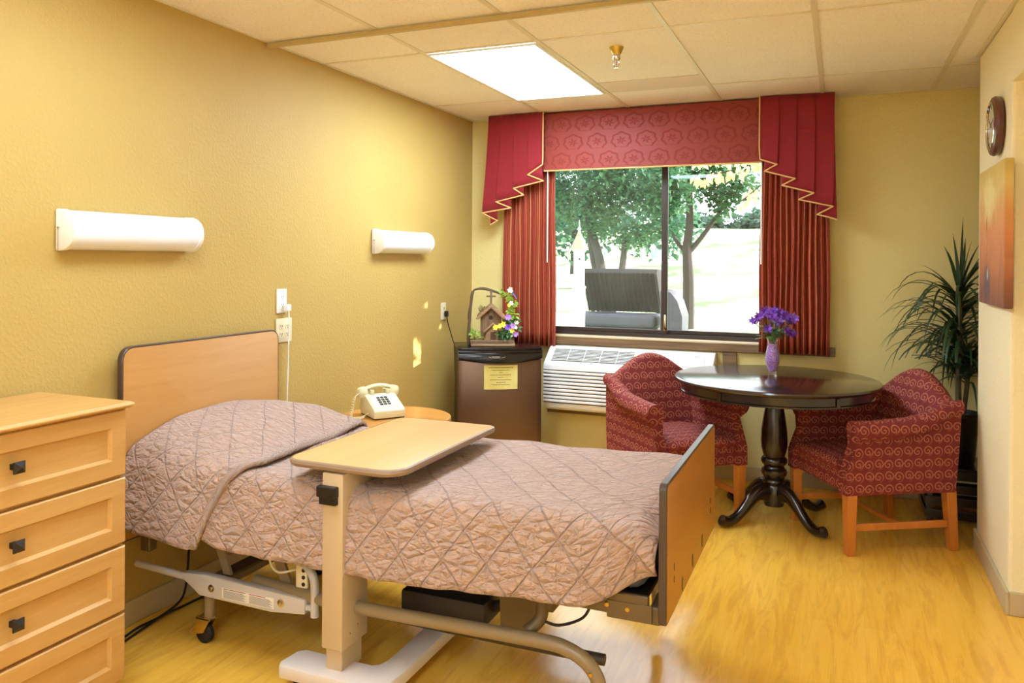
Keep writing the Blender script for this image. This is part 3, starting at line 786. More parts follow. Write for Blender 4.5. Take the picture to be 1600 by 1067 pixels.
tube(b, spline([(-.075,.066,hz-.006),(-.05,.066,hz+.006),(0,.066,hz+.014),(.05,.066,hz+.006),(.075,.066,hz-.006)],5), .015, 12, ry=.011)
for s in (-1,1):
    tt = bmesh.new(); lathe(tt, [(0,.014),(.020,.012),(.028,.0),(.031,-.022),(.028,-.034),(0,-.036)], 20); tt.transform(Matrix.Translation((s*.088,.066,hz-.004)) @ Matrix.Rotation(s*R(14),4,'Y')); merge(b, tt)
obj('handset', b, 'phone', t)
b = B(); path = [(-.105,.05,.115),(-.14,.03,.095),(-.165,-.01,.05),(-.18,-.035,.010),(-.175,-.05,.008),(-.15,-.06,.008),(-.125,-.05,.010),(-.098,-.03,.02),(-.083,-.02,.022)]
base = spline(path, 26); coil = []; fr = frame_path(base)
for i, (p, s_, u_, t2) in enumerate(fr):
    e = min(1, max(0, (i-18)/8))*min(1, max(0, (len(fr)-i-40)/8)); a = i*1.05; coil.append(p + (s_*math.cos(a)+u_*math.sin(a))*.0062*e)
tube(b, coil, .0024, 5); obj('coiled_cord', b, 'phone', t)

# ------------------------------------------------------------------ bed
BY0, BY1 = -3.155, -2.275
t = thing('hospital_bed', 'adjustable hospital bed with maple laminate headboard and footboard', 'bed', (1.05,-2.715,0))
bed = t
def board(name, x0, x1, z0, z1, r, mat, rlow=.01, edge='edge'):
    poly = rrect(BY0, BY1, z0, z1, (r, r, rlow, rlow), 6)
    b = B(); prism(b, poly, 'x', x0, x1, .001); o = obj(name, b, mat, t, world=True)
    pin = rrect(BY0-.004, BY1+.004, z0-.004, z1+.004, (r+.003, r+.003, rlow, rlow), 6)
    b = B(); rings = [[(x, y, z) for (y, z) in q] for (x, q) in ((x0+.002, poly), (x0+.001, pin), (x0+.004, rrect(BY0-.007,BY1+.007,z0-.007,z1+.007,(r+.005,r+.005,rlow,rlow),6)), (x1-.004, rrect(BY0-.007,BY1+.007,z0-.007,z1+.007,(r+.005,r+.005,rlow,rlow),6)), (x1-.001, pin), (x1-.002, poly))]
    loft(b, rings, True, False); obj('edge_band', b, edge, o, world=True); return o
board('headboard', .036, .064, .36, 1.082, .045, 'headwood')
fb = board('footboard', 2.083, 2.108, .425, .803, .014, 'footwood')
b = B()
for (y, z, h, w) in ((-3.06,.55,.011,.005),(-3.06,.515,.011,.005),(-2.38,.55,.011,.005),(-2.38,.515,.011,.005),(-2.93,.452,.022,.010),(-2.75,.46,.022,.010),(-2.56,.462,.022,.010)):
    prism(b, [(y+w*math.cos(a), z+h*math.sin(a)) for a in [2*PI*k/10 for k in range(10)]], 'x', 2.1075, 2.1092)
obj('slots', b, 'black', fb, world=True)
b = B(); box(b, .075, 2.04, BY0+.035, BY1-.035, .478, .64, .05, 4); obj('mattress', b, plain('mattress_cover', (90,100,120), .6), t, world=True)
b = B(); box(b, .08, 2.04, BY0+.03, BY1-.03, .455, .477, .004, 1); obj('deck', b, 'darkmetal', t, world=True)
for y in (BY0+.025, BY1-.041):
    b = B(); box(b, .09, 2.05, y, y+.016, .415, .478, .003, 1); rl = obj('side_rail', b, 'bedpaint_dark', t, world=True)
    b = B()
    for (x, z) in ((1.93,.44),(1.99,.436)): 
        q = bmesh.new(); lathe(q, [(0,.006),(.006,.005),(.009,0)], 12); q.transform(Matrix.Translation((x, y, z)) @ Matrix.Rotation(R(90),4,'X')); merge(b, q)
    obj('bolt', b, 'brass', rl, world=True)
b = B(); box(b, 2.05, 2.082, BY0+.03, BY1-.03, .40, .45, .004, 1); box(b, 1.93, 2.06, BY0+.022, BY0+.03, .405, .455, .001, 1); obj('foot_bracket', b, 'bedpaint_dark', t, world=True)
for y in (BY0+.08, BY1-.12): b = B(); box(b, .064, .11, y, y+.04, .30, .45, .004, 1); obj('head_bracket', b, 'bedpaint_dark', t, world=True)
# lower frame: head section
for y in (-3.10, -2.33):
    near = y < -3
    b = B(); tube(b, [(.075,y,.262),(.34,y,.250)], .013, 12); obj('head_tube', b, 'railwhite', t, world=True)
    b = B(); s = -1 if near else 1
    prism(b, [(.30,.258),(.34,.218),(.42,.196),(.86,.203),(.865,.242),(.30,.266)] if False else [(.315,.270),(.315,.250),(.40,.200),(.72,.196),(.865,.212),(.865,.262),(.42,.278)], 'y', y-.016, y+.016, .004); br_ = obj('label_bracket', b, 'railwhite', t, world=True)
    if near:
        b = B(); box(b, .505, .735, y-.0172, y-.0161, .209, .247); lb = obj('warning_label', b, plain('label_paper', (232,226,214), .5), br_, world=True)
        b = B()
        for x0 in (.512, .628):
            for k in range(9): box(b, x0, x0+.10-(k % 3)*.006, y-.0176, y-.0171, .212+k*.0031, .2132+k*.0031)
        obj('label_print', b, plain('grey_print', (120,112,104), .6), lb, world=True)
        b = B()
        for x0 in (.512, .628): box(b, x0, x0+(.10 if x0 < .6 else .07), y-.0176, y-.0171, .242, .2445)
        obj('label_heading', b, plain('red_print', (160,60,50), .6), lb, world=True)
        for x in (.455, .765):
            b = B(); q = bmesh.new(); lathe(q, [(0,.010),(.006,.009),(.007,.003),(.014,.002),(.014,0)], 14); q.transform(Matrix.Translation((x, y-.016, .235)) @ Matrix.Rotation(R(90),4,'X')); merge(b, q); obj('bolt', b, 'chrome', br_, world=True)
    b = B(); tube(b, [(.84,y,.232),(.90,y,.232)], .012, 12); tube(b, spline([(.80,y+.03,.375),(.85,y+.01,.37),(.888,y,.34),(.895,y,.29),(.895,y,.205)],5), .0145, 12); obj('grab_tube', b, 'railwhite', t, world=True)
    for q in ([(.385,.42),(.425,.42),(.485,.262),(.450,.262)], [(.645,.42),(.69,.42),(.765,.255),(.72,.255)]): b = B(); prism(b, q, 'y', y+.05, y+.062); obj('lift_arm', b, 'bedpaint', t, world=True)
    # foot base: long tube bending down at the end
    b = B(); tube(b, spline([(.60,y+.05,.262),(1.0,y,.268),(1.45,y,.275),(1.72,y,.280),(1.80,y,.272),(1.86,y,.245),(1.895,y,.20),(1.905,y,.14),(1.905,y,.09)],6), .022, 14); obj('base_tube', b, 'bedpaint', t, world=True)
    b = B(); q = bmesh.new(); lathe(q, [(0,.004),(.006,.003),(.008,0)], 6); q.transform(Matrix.Translation((1.88,y-.024,.222)) @ Matrix.Rotation(R(90),4,'X')); merge(b, q); obj('bolt', b, 'brass', t, world=True)
    b = B(); tube(b, spline([(1.70,y+.06,.42),(1.70,y+.06,.36),(1.695,y+.05,.32),(1.66,y+.03,.285)],4), .02, 12); obj('upright_tube', b, 'bedpaint_dark', t, world=True)
def caster(x, y, ztop, m='bedpaint'):
    b = B(); tube(b, [(x,y,ztop),(x,y,.095)], .0185, 14); lathe(b, [(.021,.095),(.021,.105)], 16, (x,y)); st = obj('caster_leg', b, m, t, world=True)
    b = B(); prism(b, [(x-.045,.10),(x+.02,.10),(x-.01,.045),(x-.05,.035)], 'y', y-.022, y-.017, .001); prism(b, [(x-.045,.10),(x+.02,.10),(x-.01,.045),(x-.05,.035)], 'y', y+.017, y+.022, .001); box(b, x-.045, x+.02, y-.022, y+.022, .093, .099, .001, 1)
    tube(b, [(x-.05,y,.07),(x-.085,y-.01,.035)], [.010,.007], 8); obj('caster_fork', b, 'brass', st, world=True)
    b = B(); q = bmesh.new(); lathe(q, [(0,-.014),(.028,-.014),(.037,-.008),(.037,.008),(.028,.014),(0,.014)], 24); q.transform(Matrix.Translation((x-.02,y,.0375)) @ Matrix.Rotation(R(90),4,'X')); merge(b, q); obj('caster_wheel', b, 'rubber', st, world=True)
caster(.395, -3.06, .235); caster(.395, -2.37, .235); caster(1.905, -3.10, .12); caster(1.30, -2.33, .26)
for q in ((.36, .44, -3.06, -2.37, .20, .235), (1.68, 1.74, -3.05, -2.38, .345, .385)): b = B(); box(b, *q, .006, 1); obj('cross_member', b, 'bedpaint_dark', t, world=True)
b = B(); box(b, 1.10, 1.43, -2.88, -2.74, .165, .25, .012, 2); tube(b, [(1.43,-2.80,.21),(1.70,-2.80,.34)], .02, 12); tube(b, [(1.15,-2.80,.25),(1.05,-2.80,.42)], .015, 10); obj('motor', b, plain('motor_housing', (48,42,40), .5), t, world=True)
for q, y in (([(1.30,.41),(1.50,.41),(1.47,.30),(1.36,.30)], -2.62), ([(1.49,.41),(1.68,.41),(1.64,.27),(1.61,.19),(1.50,.18)], -2.90)): b = B(); prism(b, q, 'y', y, y+.01); obj('lift_plate', b, 'bedpaint_dark', t, world=True)
b = B(); tube(b, [(1.05,-2.90,.158),(1.86,-2.90,.158)], .018, 12); obj('rear_tube', b, plain('dark_tube', (70,58,44), .4), t, world=True)
b = B(); box(b, .80, .85, -3.085, -3.07, .275, .365, .008, 2); jb = obj('control_socket', b, 'offwhite', t, world=True)
b = B()
for k in range(3): lathe(b, [(0,0),(.006,0),(.006,.002),(0,.002)], 10)
b.free(); b = B()
for k in range(3):
    q = bmesh.new(); lathe(q, [(0,0),(.007,0),(.007,.002),(0,.002)], 10); q.transform(Matrix.Translation((.836,-3.0855,.30+k*.024)) @ Matrix.Rotation(R(90),4,'X')); merge(b, q)
obj('socket_hole', b, 'black', jb, world=True)
b = B(); tube(b, spline([(.68,-3.07,.40),(.69,-3.08,.35),(.73,-3.085,.325),(.80,-3.083,.345)],5), .004, 6); obj('cable', b, 'offwhite', t, world=True)
b = B(); tube(b, spline([(1.70,-3.05,.32),(1.76,-3.06,.318),(1.84,-3.07,.36),(1.87,-3.08,.42)],5), .0045, 6); tube(b, spline([(1.05,-2.95,.42),(1.15,-2.93,.36),(1.28,-2.9,.31)],4), .003, 6); obj('wire', b, 'black', t, world=True)

# ------------------------------------------------------------------ bedspread
def sm(a, b_, x):
    t_ = min(1, max(0, (x-a)/(b_-a))); return t_*t_*(3-2*t_)
rng = np.random.RandomState(4)
def wav(x, y): return .004*math.sin(7*x+3*y)+.003*math.sin(13*x-9*y+1)+.003*math.sin(23*x+17*y+2)
def ztop(x, y): 
    z = .672 + .012*sm(.9,1.9,x)
    z -= .05*sm(1.98,2.075,x)**2
    return z + wav(x, y)*.8
def hem(x): return .452-.045*sm(.3,.62,x) + .0*x + .028*sm(1.2,1.8,x) + .11*sm(1.82,2.08,x)**1.3
def cross(x, zt, hemn, off=0, kn=44, flare=.02, pil=None):
    """cross-section from near hem over the top to far hem -> list of (y,z,arclen)"""
    ya, yb = BY0+.0-off, BY1+.0+off; r = .055
    pts = []
    zs = zt(x, ya)
    n1 = 16
    for i in range(n1):       # near side
        s = i/n1; z = hemn+(zs-r-hemn)*s
        y = ya - flare*(1-s)**1.3 - .006*math.sin(PI*s) + .004*math.sin(x*31+s*3)*(1-s) + .003*math.sin(x*57)*(1-s)
        if x > 1.85: y += .05*sm(1.85,2.08,x)*(1-s)
        pts.append((y, z))
    for i in range(7):
        a = R(180-90*i/6); pts.append((ya+r+r*math.cos(a), zs-r+r*math.sin(a)))
    n2 = 34
    for i in range(1, n2):
        y = ya+r+(yb-ya-2*r)*i/n2; pts.append((y, zt(x, y)))
    ze = zt(x, yb)
    for i in range(7):
        a = R(90-90*i/6); pts.append((yb-r+r*math.cos(a), ze-r+r*math.sin(a)))
    for i in range(1, 12): pts.append((yb+.01*i/12, ze-r-(ze-r-.43)*i/12))
    return pts
def sheet_mesh(name, xs_fn, nrow, zt, hemfn, off, parent, mat='quilt', flare=.02):
    b = B(); uvl = b.loops.layers.uv.new('UVMap'); rows = []
    for i in range(nrow+1):
        u = i/nrow
        prof = cross(xs_fn(u, 0), zt, hemfn(xs_fn(u, 0)), off, flare=flare)
        m = len(prof); row = []
        L = 0
        for j, (y, z) in enumerate(prof):
            if j: L += math.hypot(y-prof[j-1][0], z-prof[j-1][1])
            x = xs_fn(u, j/(m-1))
            row.append((x, y, z, L))
        rows.append(row)
    # recompute heights with true x on the top part
    V = [[b.verts.new((p[0], p[1], p[2])) for p in r] for r in rows]
    for i in range(nrow):
        for j in range(len(V[0])-1):
            f = b.faces.new((V[i][j], V[i][j+1], V[i+1][j+1], V[i+1][j]))
            for lp, (a, c) in zip(f.loops, ((i,j),(i,j+1),(i+1,j+1),(i+1,j))):
                lp[uvl].uv = (rows[a][c][0], rows[a][c][3])
    o = obj(name, b, mat, parent, world=True, auto=180)
    m = o.modifiers.new('thick', 'SOLIDIFY'); m.thickness = .010; m.offset = 0
    return o
t = thing('bedspread', 'mauve quilted bedspread covering the hospital bed and pillow', 'bedspread', (1.05,-2.715,.6))
# base spread
b = None
main = sheet_mesh('spread', lambda u, v: .40+(2.072-.40)*u, 110, ztop, hem, .0, t)
# hem band: slightly rolled border
# pillow layer
def humpY(y):
    a = (y+2.65)/(.50 if y < -2.65 else .43); return max(0, 1-abs(a)**2.2)**.8
def zpil(x, y):
    edge = .60+.055*((-2.5-y)/.65)
    h = .112*humpY(y)*(1-sm(.26, edge+.03, x)**1.0)*sm(-.05,.10,x)
    return .672+.016+h+wav(x*1.3, y*1.2)*.9+.010*math.sin(9*y+5*x)*humpY(y)*sm(.2,.4,x)
def edgex(v):   # v 0 near hem -> 1 far hem
    if v < .21: return .452+(.56-.452)*(v/.21) + .02*math.sin(v/.21*PI)*-.3
    if v < .32: return .56+(.655-.56)*((v-.21)/.11)
    return .655-.125*((v-.32)/.68)
def pillow_sheet():
    b = B(); uvl = b.loops.layers.uv.new('UVMap'); n = 56; rows = []
    def hemp(x): return .425-.028*sm(.05,.45,x)
    for i in range(n+1):
        u = i/n; row = []; L = 0; prof = cross(.3, lambda x, y: .688, .40, .008, flare=.026); m = len(prof)
        for j, (y, z) in enumerate(prof):
            v = j/(m-1); ex = edgex(v); x = .070+(ex-.070)*u
            if 16+6 < j < 16+7+33: z = zpil(x, y)
            elif j <= 15: 
                hz = hemp(x); z = hz+(z-.40)*(.688-.055-hz)/(.688-.055-.40); y += .004*math.sin(x*26+1)*(1-j/16)
            elif j <= 22: z = z + (zpil(x, y)-.688)*((j-15)/7)
            else: z = z + (zpil(x, BY1-.055)-.688)*max(0, 1-(j-56)/7)
            if j: L += math.hypot(y-row[-1][1], z-row[-1][2])
            if u > .93: z += 0.004*math.sin((u-.93)/.07*PI)
            row.append((x, y, z, L))
        rows.append(row)
    V = [[b.verts.new(p[:3]) for p in r] for r in rows]
    for i in range(n):
        for j in range(len(V[0])-1):
            f = b.faces.new((V[i][j], V[i][j+1], V[i+1][j+1], V[i+1][j]))
            for lp, (a, c) in zip(f.loops, ((i,j),(i,j+1),(i+1,j+1),(i+1,j))): lp[uvl].uv = (rows[a][c][0]*1.0+.05, rows[a][c][3]+.07)
    o = obj('pillow_cover', b, 'quilt', t, world=True, auto=180)
    m = o.modifiers.new('thick', 'SOLIDIFY'); m.thickness = .013; m.offset = 0
pillow_sheet()
# ------------------------------------------------------------------ overbed table
t = thing('overbed_table', 'rolling overbed table with maple top and taupe column over the bed', 'overbed table', (1.05,-2.83,0))
ox0, ox1, oy0, oy1, oz = .832, 1.266, -3.185, -2.425, .760
poly = rrect(ox0, ox1, oy0, oy1, (.03,.05,.065,.075), 8)
b = B(); prism(b, poly, 'z', oz-.006, oz, .001); tp_ = obj('top', b, 'tablewood', t, world=True)
b = B(); e1 = poly; e2 = rrect(ox0-.009, ox1+.009, oy0-.009, oy1+.009, (.038,.058,.073,.083), 8); 
loft(b, [[(x,y,oz+.0005) for x,y in e1], [(x,y,oz-.003) for x,y in rrect(ox0-.006, ox1+.006, oy0-.006, oy1+.006, (.035,.055,.07,.08), 8)], [(x,y,oz-.012) for x,y in e2], [(x,y,oz-.022) for x,y in rrect(ox0-.005, ox1+.005, oy0-.005, oy1+.005, (.035,.055,.07,.08), 8)], [(x,y,oz-.026) for x,y in rrect(ox0+.01, ox1-.01, oy0+.01, oy1-.01, (.025,.045,.06,.07), 8)]], True, False)
prism(b, rrect(ox0+.011, ox1-.011, oy0+.011, oy1-.011, (.025,.045,.06,.07), 8), 'z', oz-.026, oz-.0065); obj('edge_band', b, 'taupeedge', tp_, world=True)
cx0, cx1, cy0, cy1 = .988, 1.068, -3.190, -3.040
b = B(); box(b, cx0, cx1, cy0, cy1, .158, oz-.03, .004, 2); col = obj('column', b, 'taupe', t, world=True)
b = B(); prism(b, [(cy1-.004,.60),(cy1+.015,.665),(cy1+.05,.70),(-2.80,.712),(-2.80,oz-.0275),(cy0+.02,oz-.0275),(cy0+.02,.60)], 'x', cx0+.004, cx1-.004, .003); obj('top_bracket', b, 'taupe', t, world=True)
b = B(); box(b, cx0+.010, cx1-.010, cy0+.012, cy1-.02, .075, .16, .002, 1); obj('inner_mast', b, 'taupe', t, world=True)
b = B(); box(b, cx0-.010, cx1-.016, cy0-.022, cy0+.002, .655, .690, .003, 1); box(b, cx0-.004, cx1-.018, cy0-.016, cy0+.002, .630, .66, .003, 1); obj('height_lever', b, 'black', t, world=True)
b = B()
for (y, z) in ((cy0+.045,.20),(cy0+.09,.212)):
    q = bmesh.new(); lathe(q, [(0,.002),(.003,.001),(.003,0)], 8); q.transform(Matrix.Translation((cx1,y,z)) @ Matrix.Rotation(R(90),4,'Y')); merge(b, q)
obj('screw', b, 'chrome', col, world=True)
bz0, bz1 = .045, .088
outer = [(.845,-3.225),(1.225,-3.225),(1.235,-3.20),(1.245,-3.10),(1.245,-2.49),(1.235,-2.47),(1.165,-2.47),(1.155,-2.49),(1.155,-3.05),(1.145,-3.085),(1.125,-3.10),(.862,-3.10),(.84,-3.12),(.832,-3.20)]
b = B(); prism(b, outer, 'z', bz0, bz1, .006); obj('base', b, 'basewhite', t, world=True)
for (x, y) in ((.885,-3.17),(1.19,-3.17),(1.20,-2.53)):
    b = B(); q = bmesh.new(); lathe(q, [(0,-.009),(.019,-.009),(.0225,-.004),(.0225,.004),(.019,.009),(0,.009)], 18); q.transform(Matrix.Translation((x,y,.0228)) @ Matrix.Rotation(R(90),4,'X')); merge(b, q); box(b, x-.01, x+.01, y-.013, y-.010, .02, .046); box(b, x-.01, x+.01, y+.010, y+.013, .02, .046); obj('caster', b, 'rubber', t, world=True)

# ------------------------------------------------------------------ dresser
dz = .966; dx = .435; dy1 = -3.466; dw = .80; dy0 = dy1-dw
t = thing('dresser', 'honey maple four-drawer dresser with black knobs at the left edge', 'dresser', (.22,dy1-dw/2,0))
b = B(); box(b, .022, dx-.02, dy0, dy1, .05, dz-.020, .002, 1); box(b, .03, dx-.05, dy0+.02, dy1-.02, 0, .05); obj('carcass', b, 'dresserwood', t, world=True)
b = B(); y0, y1, x0, x1 = dy0-.016, dy1+.014, .02, dx+.020
def ring(i, z): return [(x0,y0+i,z),(x1-i,y0+i,z),(x1-i,y1-i,z),(x0,y1-i,z)]
loft(b, [ring(.012,dz-.020), ring(.0,dz-.012), ring(0,dz-.008), ring(.008,dz)]); obj('top', b, 'dresserwood', t, world=True, auto=20)
dh = .218
for k in range(4):
    z1 = dz-.024-k*dh; z0 = z1-dh+.010
    b = B(); rings = []
    Y0, Y1 = dy0+.004, dy1-.002; xf = dx; 
    def rr_(i, x, lo=0): return [(x,Y0+i,z0+i),(x,Y1-i,z0+i),(x,Y1-i,z1-i),(x,Y0+i,z1-i)]
    loft(b, [rr_(0,dx-.019), rr_(0,xf-.004), rr_(.004,xf), rr_(.052,xf), rr_(.060,xf-.012), rr_(.064,xf-.0125)]); dr_ = obj('drawer', b, 'dresserwood', t, world=True, auto=15)
    b = B(); yk = (dy0+dy1)/2+.03; zk = (z0+z1)/2+.006
    rings = [[(x, yk+a*w, zk+c*w) for a, c in ((-1,-1),(1,-1),(1,1),(-1,1))] for x, w in ((xf-.0125,.008),(xf+.012,.008),(xf+.013,.016),(xf+.018,.0165),(xf+.028,.001))]
    loft(b, rings); obj('knob', b, plain('iron_knob', (44,40,38), .45, metal=.4) if k == 0 else bpy.data.materials['iron_knob'], dr_, world=True, auto=10)
b = B(); rings = []

# ------------------------------------------------------------------ armchairs
def armchair(loc, rot, label):
    t = thing('armchair', label, 'armchair', (loc[0], loc[1], 0), rot, 'swirl-patterned armchairs')
    # arms
    for s in (-1, 1):
        b = B(); rings = []; NV = 16
        def section():
            # (x offset outward from inner face, z code, roll) ; z interpolated bottom..top
            return [(0,.0),(0,.3),(0,.55),(.0,.78)]
        for i in range(NV+1):
            v = i/NV
            def Y(zf):      # front / back curve as a function of relative height
                yf_ = -.305 + .055*sm(.30,.62,zf) - .02*sm(.75,.92,zf)
                yb_ = .275 + .045*zf
                return yf_+(yb_-yf_)*v
            yr = -.27+(.30+.27)*v
            zt_ = .655 + .012*sm(.1,.5,v) + .078*sm(.45,1.0,v)
            zb = .295; rr2 = .054*(1-.30*sm(.6,1,v)); rr_ = rr2
            xi, xo = .222, .289-.006*math.sin(PI*v)
            ring = []
            for k in range(6): zf = k/5*.80; z = zb+(zt_-2*rr_-zb)*k/5; ring.append((xi + .004*math.sin(PI*k/5), Y((z-zb)/(zt_-zb)), z))
            cxr = xi+.002+rr_*.95; 
            for k in range(1, 12):
                a = R(200-250*k/12); x = cxr+rr_*1.0*math.cos(a); z = zt_-rr_+rr_*math.sin(a); ring.append((x, Y((z-zb)/(zt_-zb)), z))
            for k in range(6):
                f = k/5; z = (zt_-rr_*1.95)*(1-f)+zb*f; ring.append((xo-.012*(1-f)**2+.0*f, Y((z-zb)/(zt_-zb)), z))
            if s < 0: ring = [(-x, y, z) for x, y, z in ring]
            rings.append(ring)
        loft(b, rings)
        o = obj('arm', b, 'swirl', t, auto=50); boxuv(o)
    # back
    b = B(); NU = 24; rings = []
    for i in range(NU+1):
        u = i/NU*2-1; x = u*.262
        crest = .735 + .130*math.cos(PI/2*abs(u))**1.15
        wrap = .018*u*u
        ys, yt = .155-wrap*1.5, .235-wrap     # front face seat / top
        ring = []
        for k in range(9): f = k/8; z = .40+(crest-.035-.40)*f; ring.append((x, ys+(yt-ys)*f - .018*math.sin(PI*f), z))
        for k in range(1, 7): a = R(180-180*k/7); ring.append((x, yt+.045+.045*math.cos(a), crest-.035+.035*math.sin(a)))
        for k in range(9): f = k/8; z = crest-.035+(.30-crest+.035)*f; ring.append((x, yt+.09-(.0+.045)*f, z))
        rings.append(ring)
    loft(b, rings); o = obj('backrest', b, 'swirl', t, auto=60); boxuv(o)
    # rail and seat
    b = B(); box(b, -.285, .285, -.285, .27, .296, .40, .010, 2); o = obj('seat_rail', b, 'swirl', t); boxuv(o)
    b = B(); tt = bmesh.new(); bmesh.ops.create_grid(tt, x_segments=14, y_segments=14, size=1); tt.free()
    rings = []; NS = 14
    for i in range(NS+1):
        u = i/NS*2-1; x = u*.219; e = (1-abs(u)**6)
        ring = []
        top = lambda y: .440+.030*e*math.cos(min(1,abs((y+.06)/.30))*PI/2*.8)
        ring.append((x, .19, .39)); 
        for k in range(13): y = .19-(.19+.292)*k/12; ring.append((x, y, top(y)))
        ring += [(x, -.308, .447*(.5)+.5*top(-.29)-.012), (x, -.312, .42), (x, -.306, .398), (x, -.29, .39)]
        rings.append(ring)
    loft(b, rings); o = obj('seat', b, 'swirl', t, auto=60); boxuv(o)
    for (x, y) in ((-.262,-.27),(.262,-.27),(-.255,.262),(.255,.262)):
        b = B(); w = .026; w2 = .021; by = .012 if y > 0 else 0
        loft(b, [[(x+a*w2, y+by*2+c*w2, 0) for a, c in ((-1,-1),(1,-1),(1,1),(-1,1))], [(x+a*w, y+c*w, .298) for a, c in ((-1,-1),(1,-1),(1,1),(-1,1))]])
        bmesh.ops.bevel(b, geom=b.edges[:], offset=.003, segments=1, affect='EDGES'); obj('leg', b, 'legwood', t)
    for s in (-1, 1):
        b = B(); box(b, s*.258-.009, s*.258+.009, -.25, .25, .115, .150, .003, 1); obj('stretcher', b, 'legwood', t)
    b = B(); box(b, -.25, .25, -.009, .009, .122, .145, .003, 1); obj('stretcher', b, 'legwood', t)
    return t
armchair((2.692,-.788), -1.0365, 'burgundy swirl-patterned armchair right of the round table, beside the potted plant')
armchair((1.655,-.742), .746, 'burgundy swirl-patterned armchair left of the round table, in front of the air conditioner')

# ------------------------------------------------------------------ round table
tcx, tcy, tz = 2.212, -.735, .785
t = thing('round_table', 'espresso round pedestal table between the two armchairs', 'table', (tcx,tcy,0))
r_ = .545
b = B(); lathe(b, [(0,tz-.030),(r_-.035,tz-.030),(r_-.014,tz-.026),(r_-.004,tz-.020),(r_,tz-.012),(r_-.002,tz-.004),(r_-.010,tz),(0,tz)], 96); obj('tabletop', b, 'espressotop', t)
b = B(); lathe(b, [(r_-.055,tz-.031),(r_-.040,tz-.031),(r_-.040,tz-.070),(r_-.034,tz-.074),(r_-.034,tz-.082),(r_-.055,tz-.082)], 96, cap=False); ap = obj('apron', b, 'espresso', t)
for a in (R(-118), R(-50), R(62), R(130)):
    b = B(); box(b, r_-.058, r_-.032, -.010, .010, tz-.080, tz-.0315, .002, 1); b.transform(Matrix.Rotation(a,4,'Z')); obj('apron_block', b, 'espresso', t)
prof = [(.0,.080),(.052,.080),(.056,.10),(.056,.185),(.050,.195),(.060,.205),(.064,.215),(.060,.226),(.052,.231),(.058,.240),(.066,.250),(.070,.264),(.067,.278),(.056,.288),(.053,.298),(.058,.305),(.064,.310),(.070,.322),(.070,.334),(.063,.346),(.056,.352),(.062,.372),(.069,.40),(.071,.44),(.068,.50),(.060,.56),(.050,.62),(.042,.66),(.040,.685),(.050,.70),(.055,.708),(0,.708)]
b = B(); lathe(b, prof, 36); obj('pedestal', b, 'espresso', t)
b = B(); box(b, -.15, .15, -.15, .15, .7085, tz-.0305, .01, 2); box(b, -.45, .45, -.03, .03, .715, tz-.0305, .003, 1); obj('top_mount', b, 'espresso', t)
for k in range(4):
    a = R(45+90*k+2)
    pts = spline([(.035,0,.145),(.09,0,.165),(.15,0,.135),(.21,0,.082),(.26,0,.045),(.305,0,.030),(.345,0,.036),(.362,0,.042)], 5)
    rad = [.030]*len(pts); ry = [ .050-.024*sm(0,.55,i/(len(pts)-1)) + .004*sm(.75,.95,i/(len(pts)-1)) for i in range(len(pts))]; ry[-1] = .016; rad[-1] = .016
    b = B(); tube(b, pts, [ .028 if i < len(pts)-1 else .016 for i in range(len(pts))], 12, ry=ry)
    b.transform(Matrix.Rotation(a,4,'Z') ); obj('leg', b, 'espresso', t)

# vase with beads and bouquet
vx, vy = 2.194, -.655; vz = tz
t = thing('glass_vase', 'small glass vase filled with purple gel beads on the round table', 'vase', (vx,vy,vz+.0005))
outer = [(.0,0),(.022,0),(.024,.004),(.020,.012),(.025,.03),(.034,.06),(.040,.085),(.041,.105),(.036,.135),(.029,.165),(.026,.185),(.030,.203),(.036,.214)]
inner = [(r-.0028, z) for r, z in outer[4:]][::-1] + [(.021,.024),(0,.020)]
b = B(); lathe(b, outer+inner, 36, cap=False); obj('glass', b, 'vaseglass', t, auto=60)
b = B(); lathe(b, [(0,.0205),(.020,.0245),(.0218,.03),(.0308,.06),(.0368,.085),(.0378,.105),(.0328,.135),(.0258,.165),(.024,.178),(0,.180)], 36); obj('gel_beads', b, 'beads', t)
t = thing('flower_bouquet', 'bouquet of purple silk flowers with green leaves in the glass vase', 'flowers', (vx,vy,vz+.19))
random.seed(21)
b = B(); heads = []
for k in range(26):
    a = random.uniform(0, 2*PI); rr = .125*math.sqrt(random.random()); x = rr*math.cos(a)*1.0; y = rr*math.sin(a)*.7; z = .115 + .045*(1-(rr/.125)**2) + random.uniform(-.022,.02)
    if k < 3: x = random.uniform(.08,.13); z = random.uniform(.045,.07); y = -.03
    if k == 3: x, y, z = -.02, -.08, .075
    heads.append(Vector((x,y,z)))
    tube(b, spline([(x*.08,y*.08,-.02),(x*.15,y*.15,.02),(x*.7,y*.7,z*.7),(x,y,z)],3), .0016, 5)
obj('stems', b, 'leaf_green', t)
for k, h in enumerate(heads):
    f = Vector((h.x*3+random.uniform(-.3,.3), -.6+h.y*3, .45+random.uniform(-.3,.3)))
    b = B(); f.normalize(); s_ = f.cross(Vector((0,0,1))).normalized(); u_ = s_.cross(f)
    for q in range(6):
        a = 2*PI*q/6+k; d = s_*math.cos(a)+u_*math.sin(a)+f*(.35 if q % 2 else .7)
        leafquad(b, h, d, f, .034, .020, .12, .12)
    for q in range(5):
        a = 2*PI*q/5+k*.7; d = s_*math.cos(a)+u_*math.sin(a)-f*.5
        leafquad(b, h, d, f, .024, .017, .1, .1)
    obj('flower', b, 'petal_mauve' if k in (4, 11, 17) else 'petal_purple', t)
b = B()
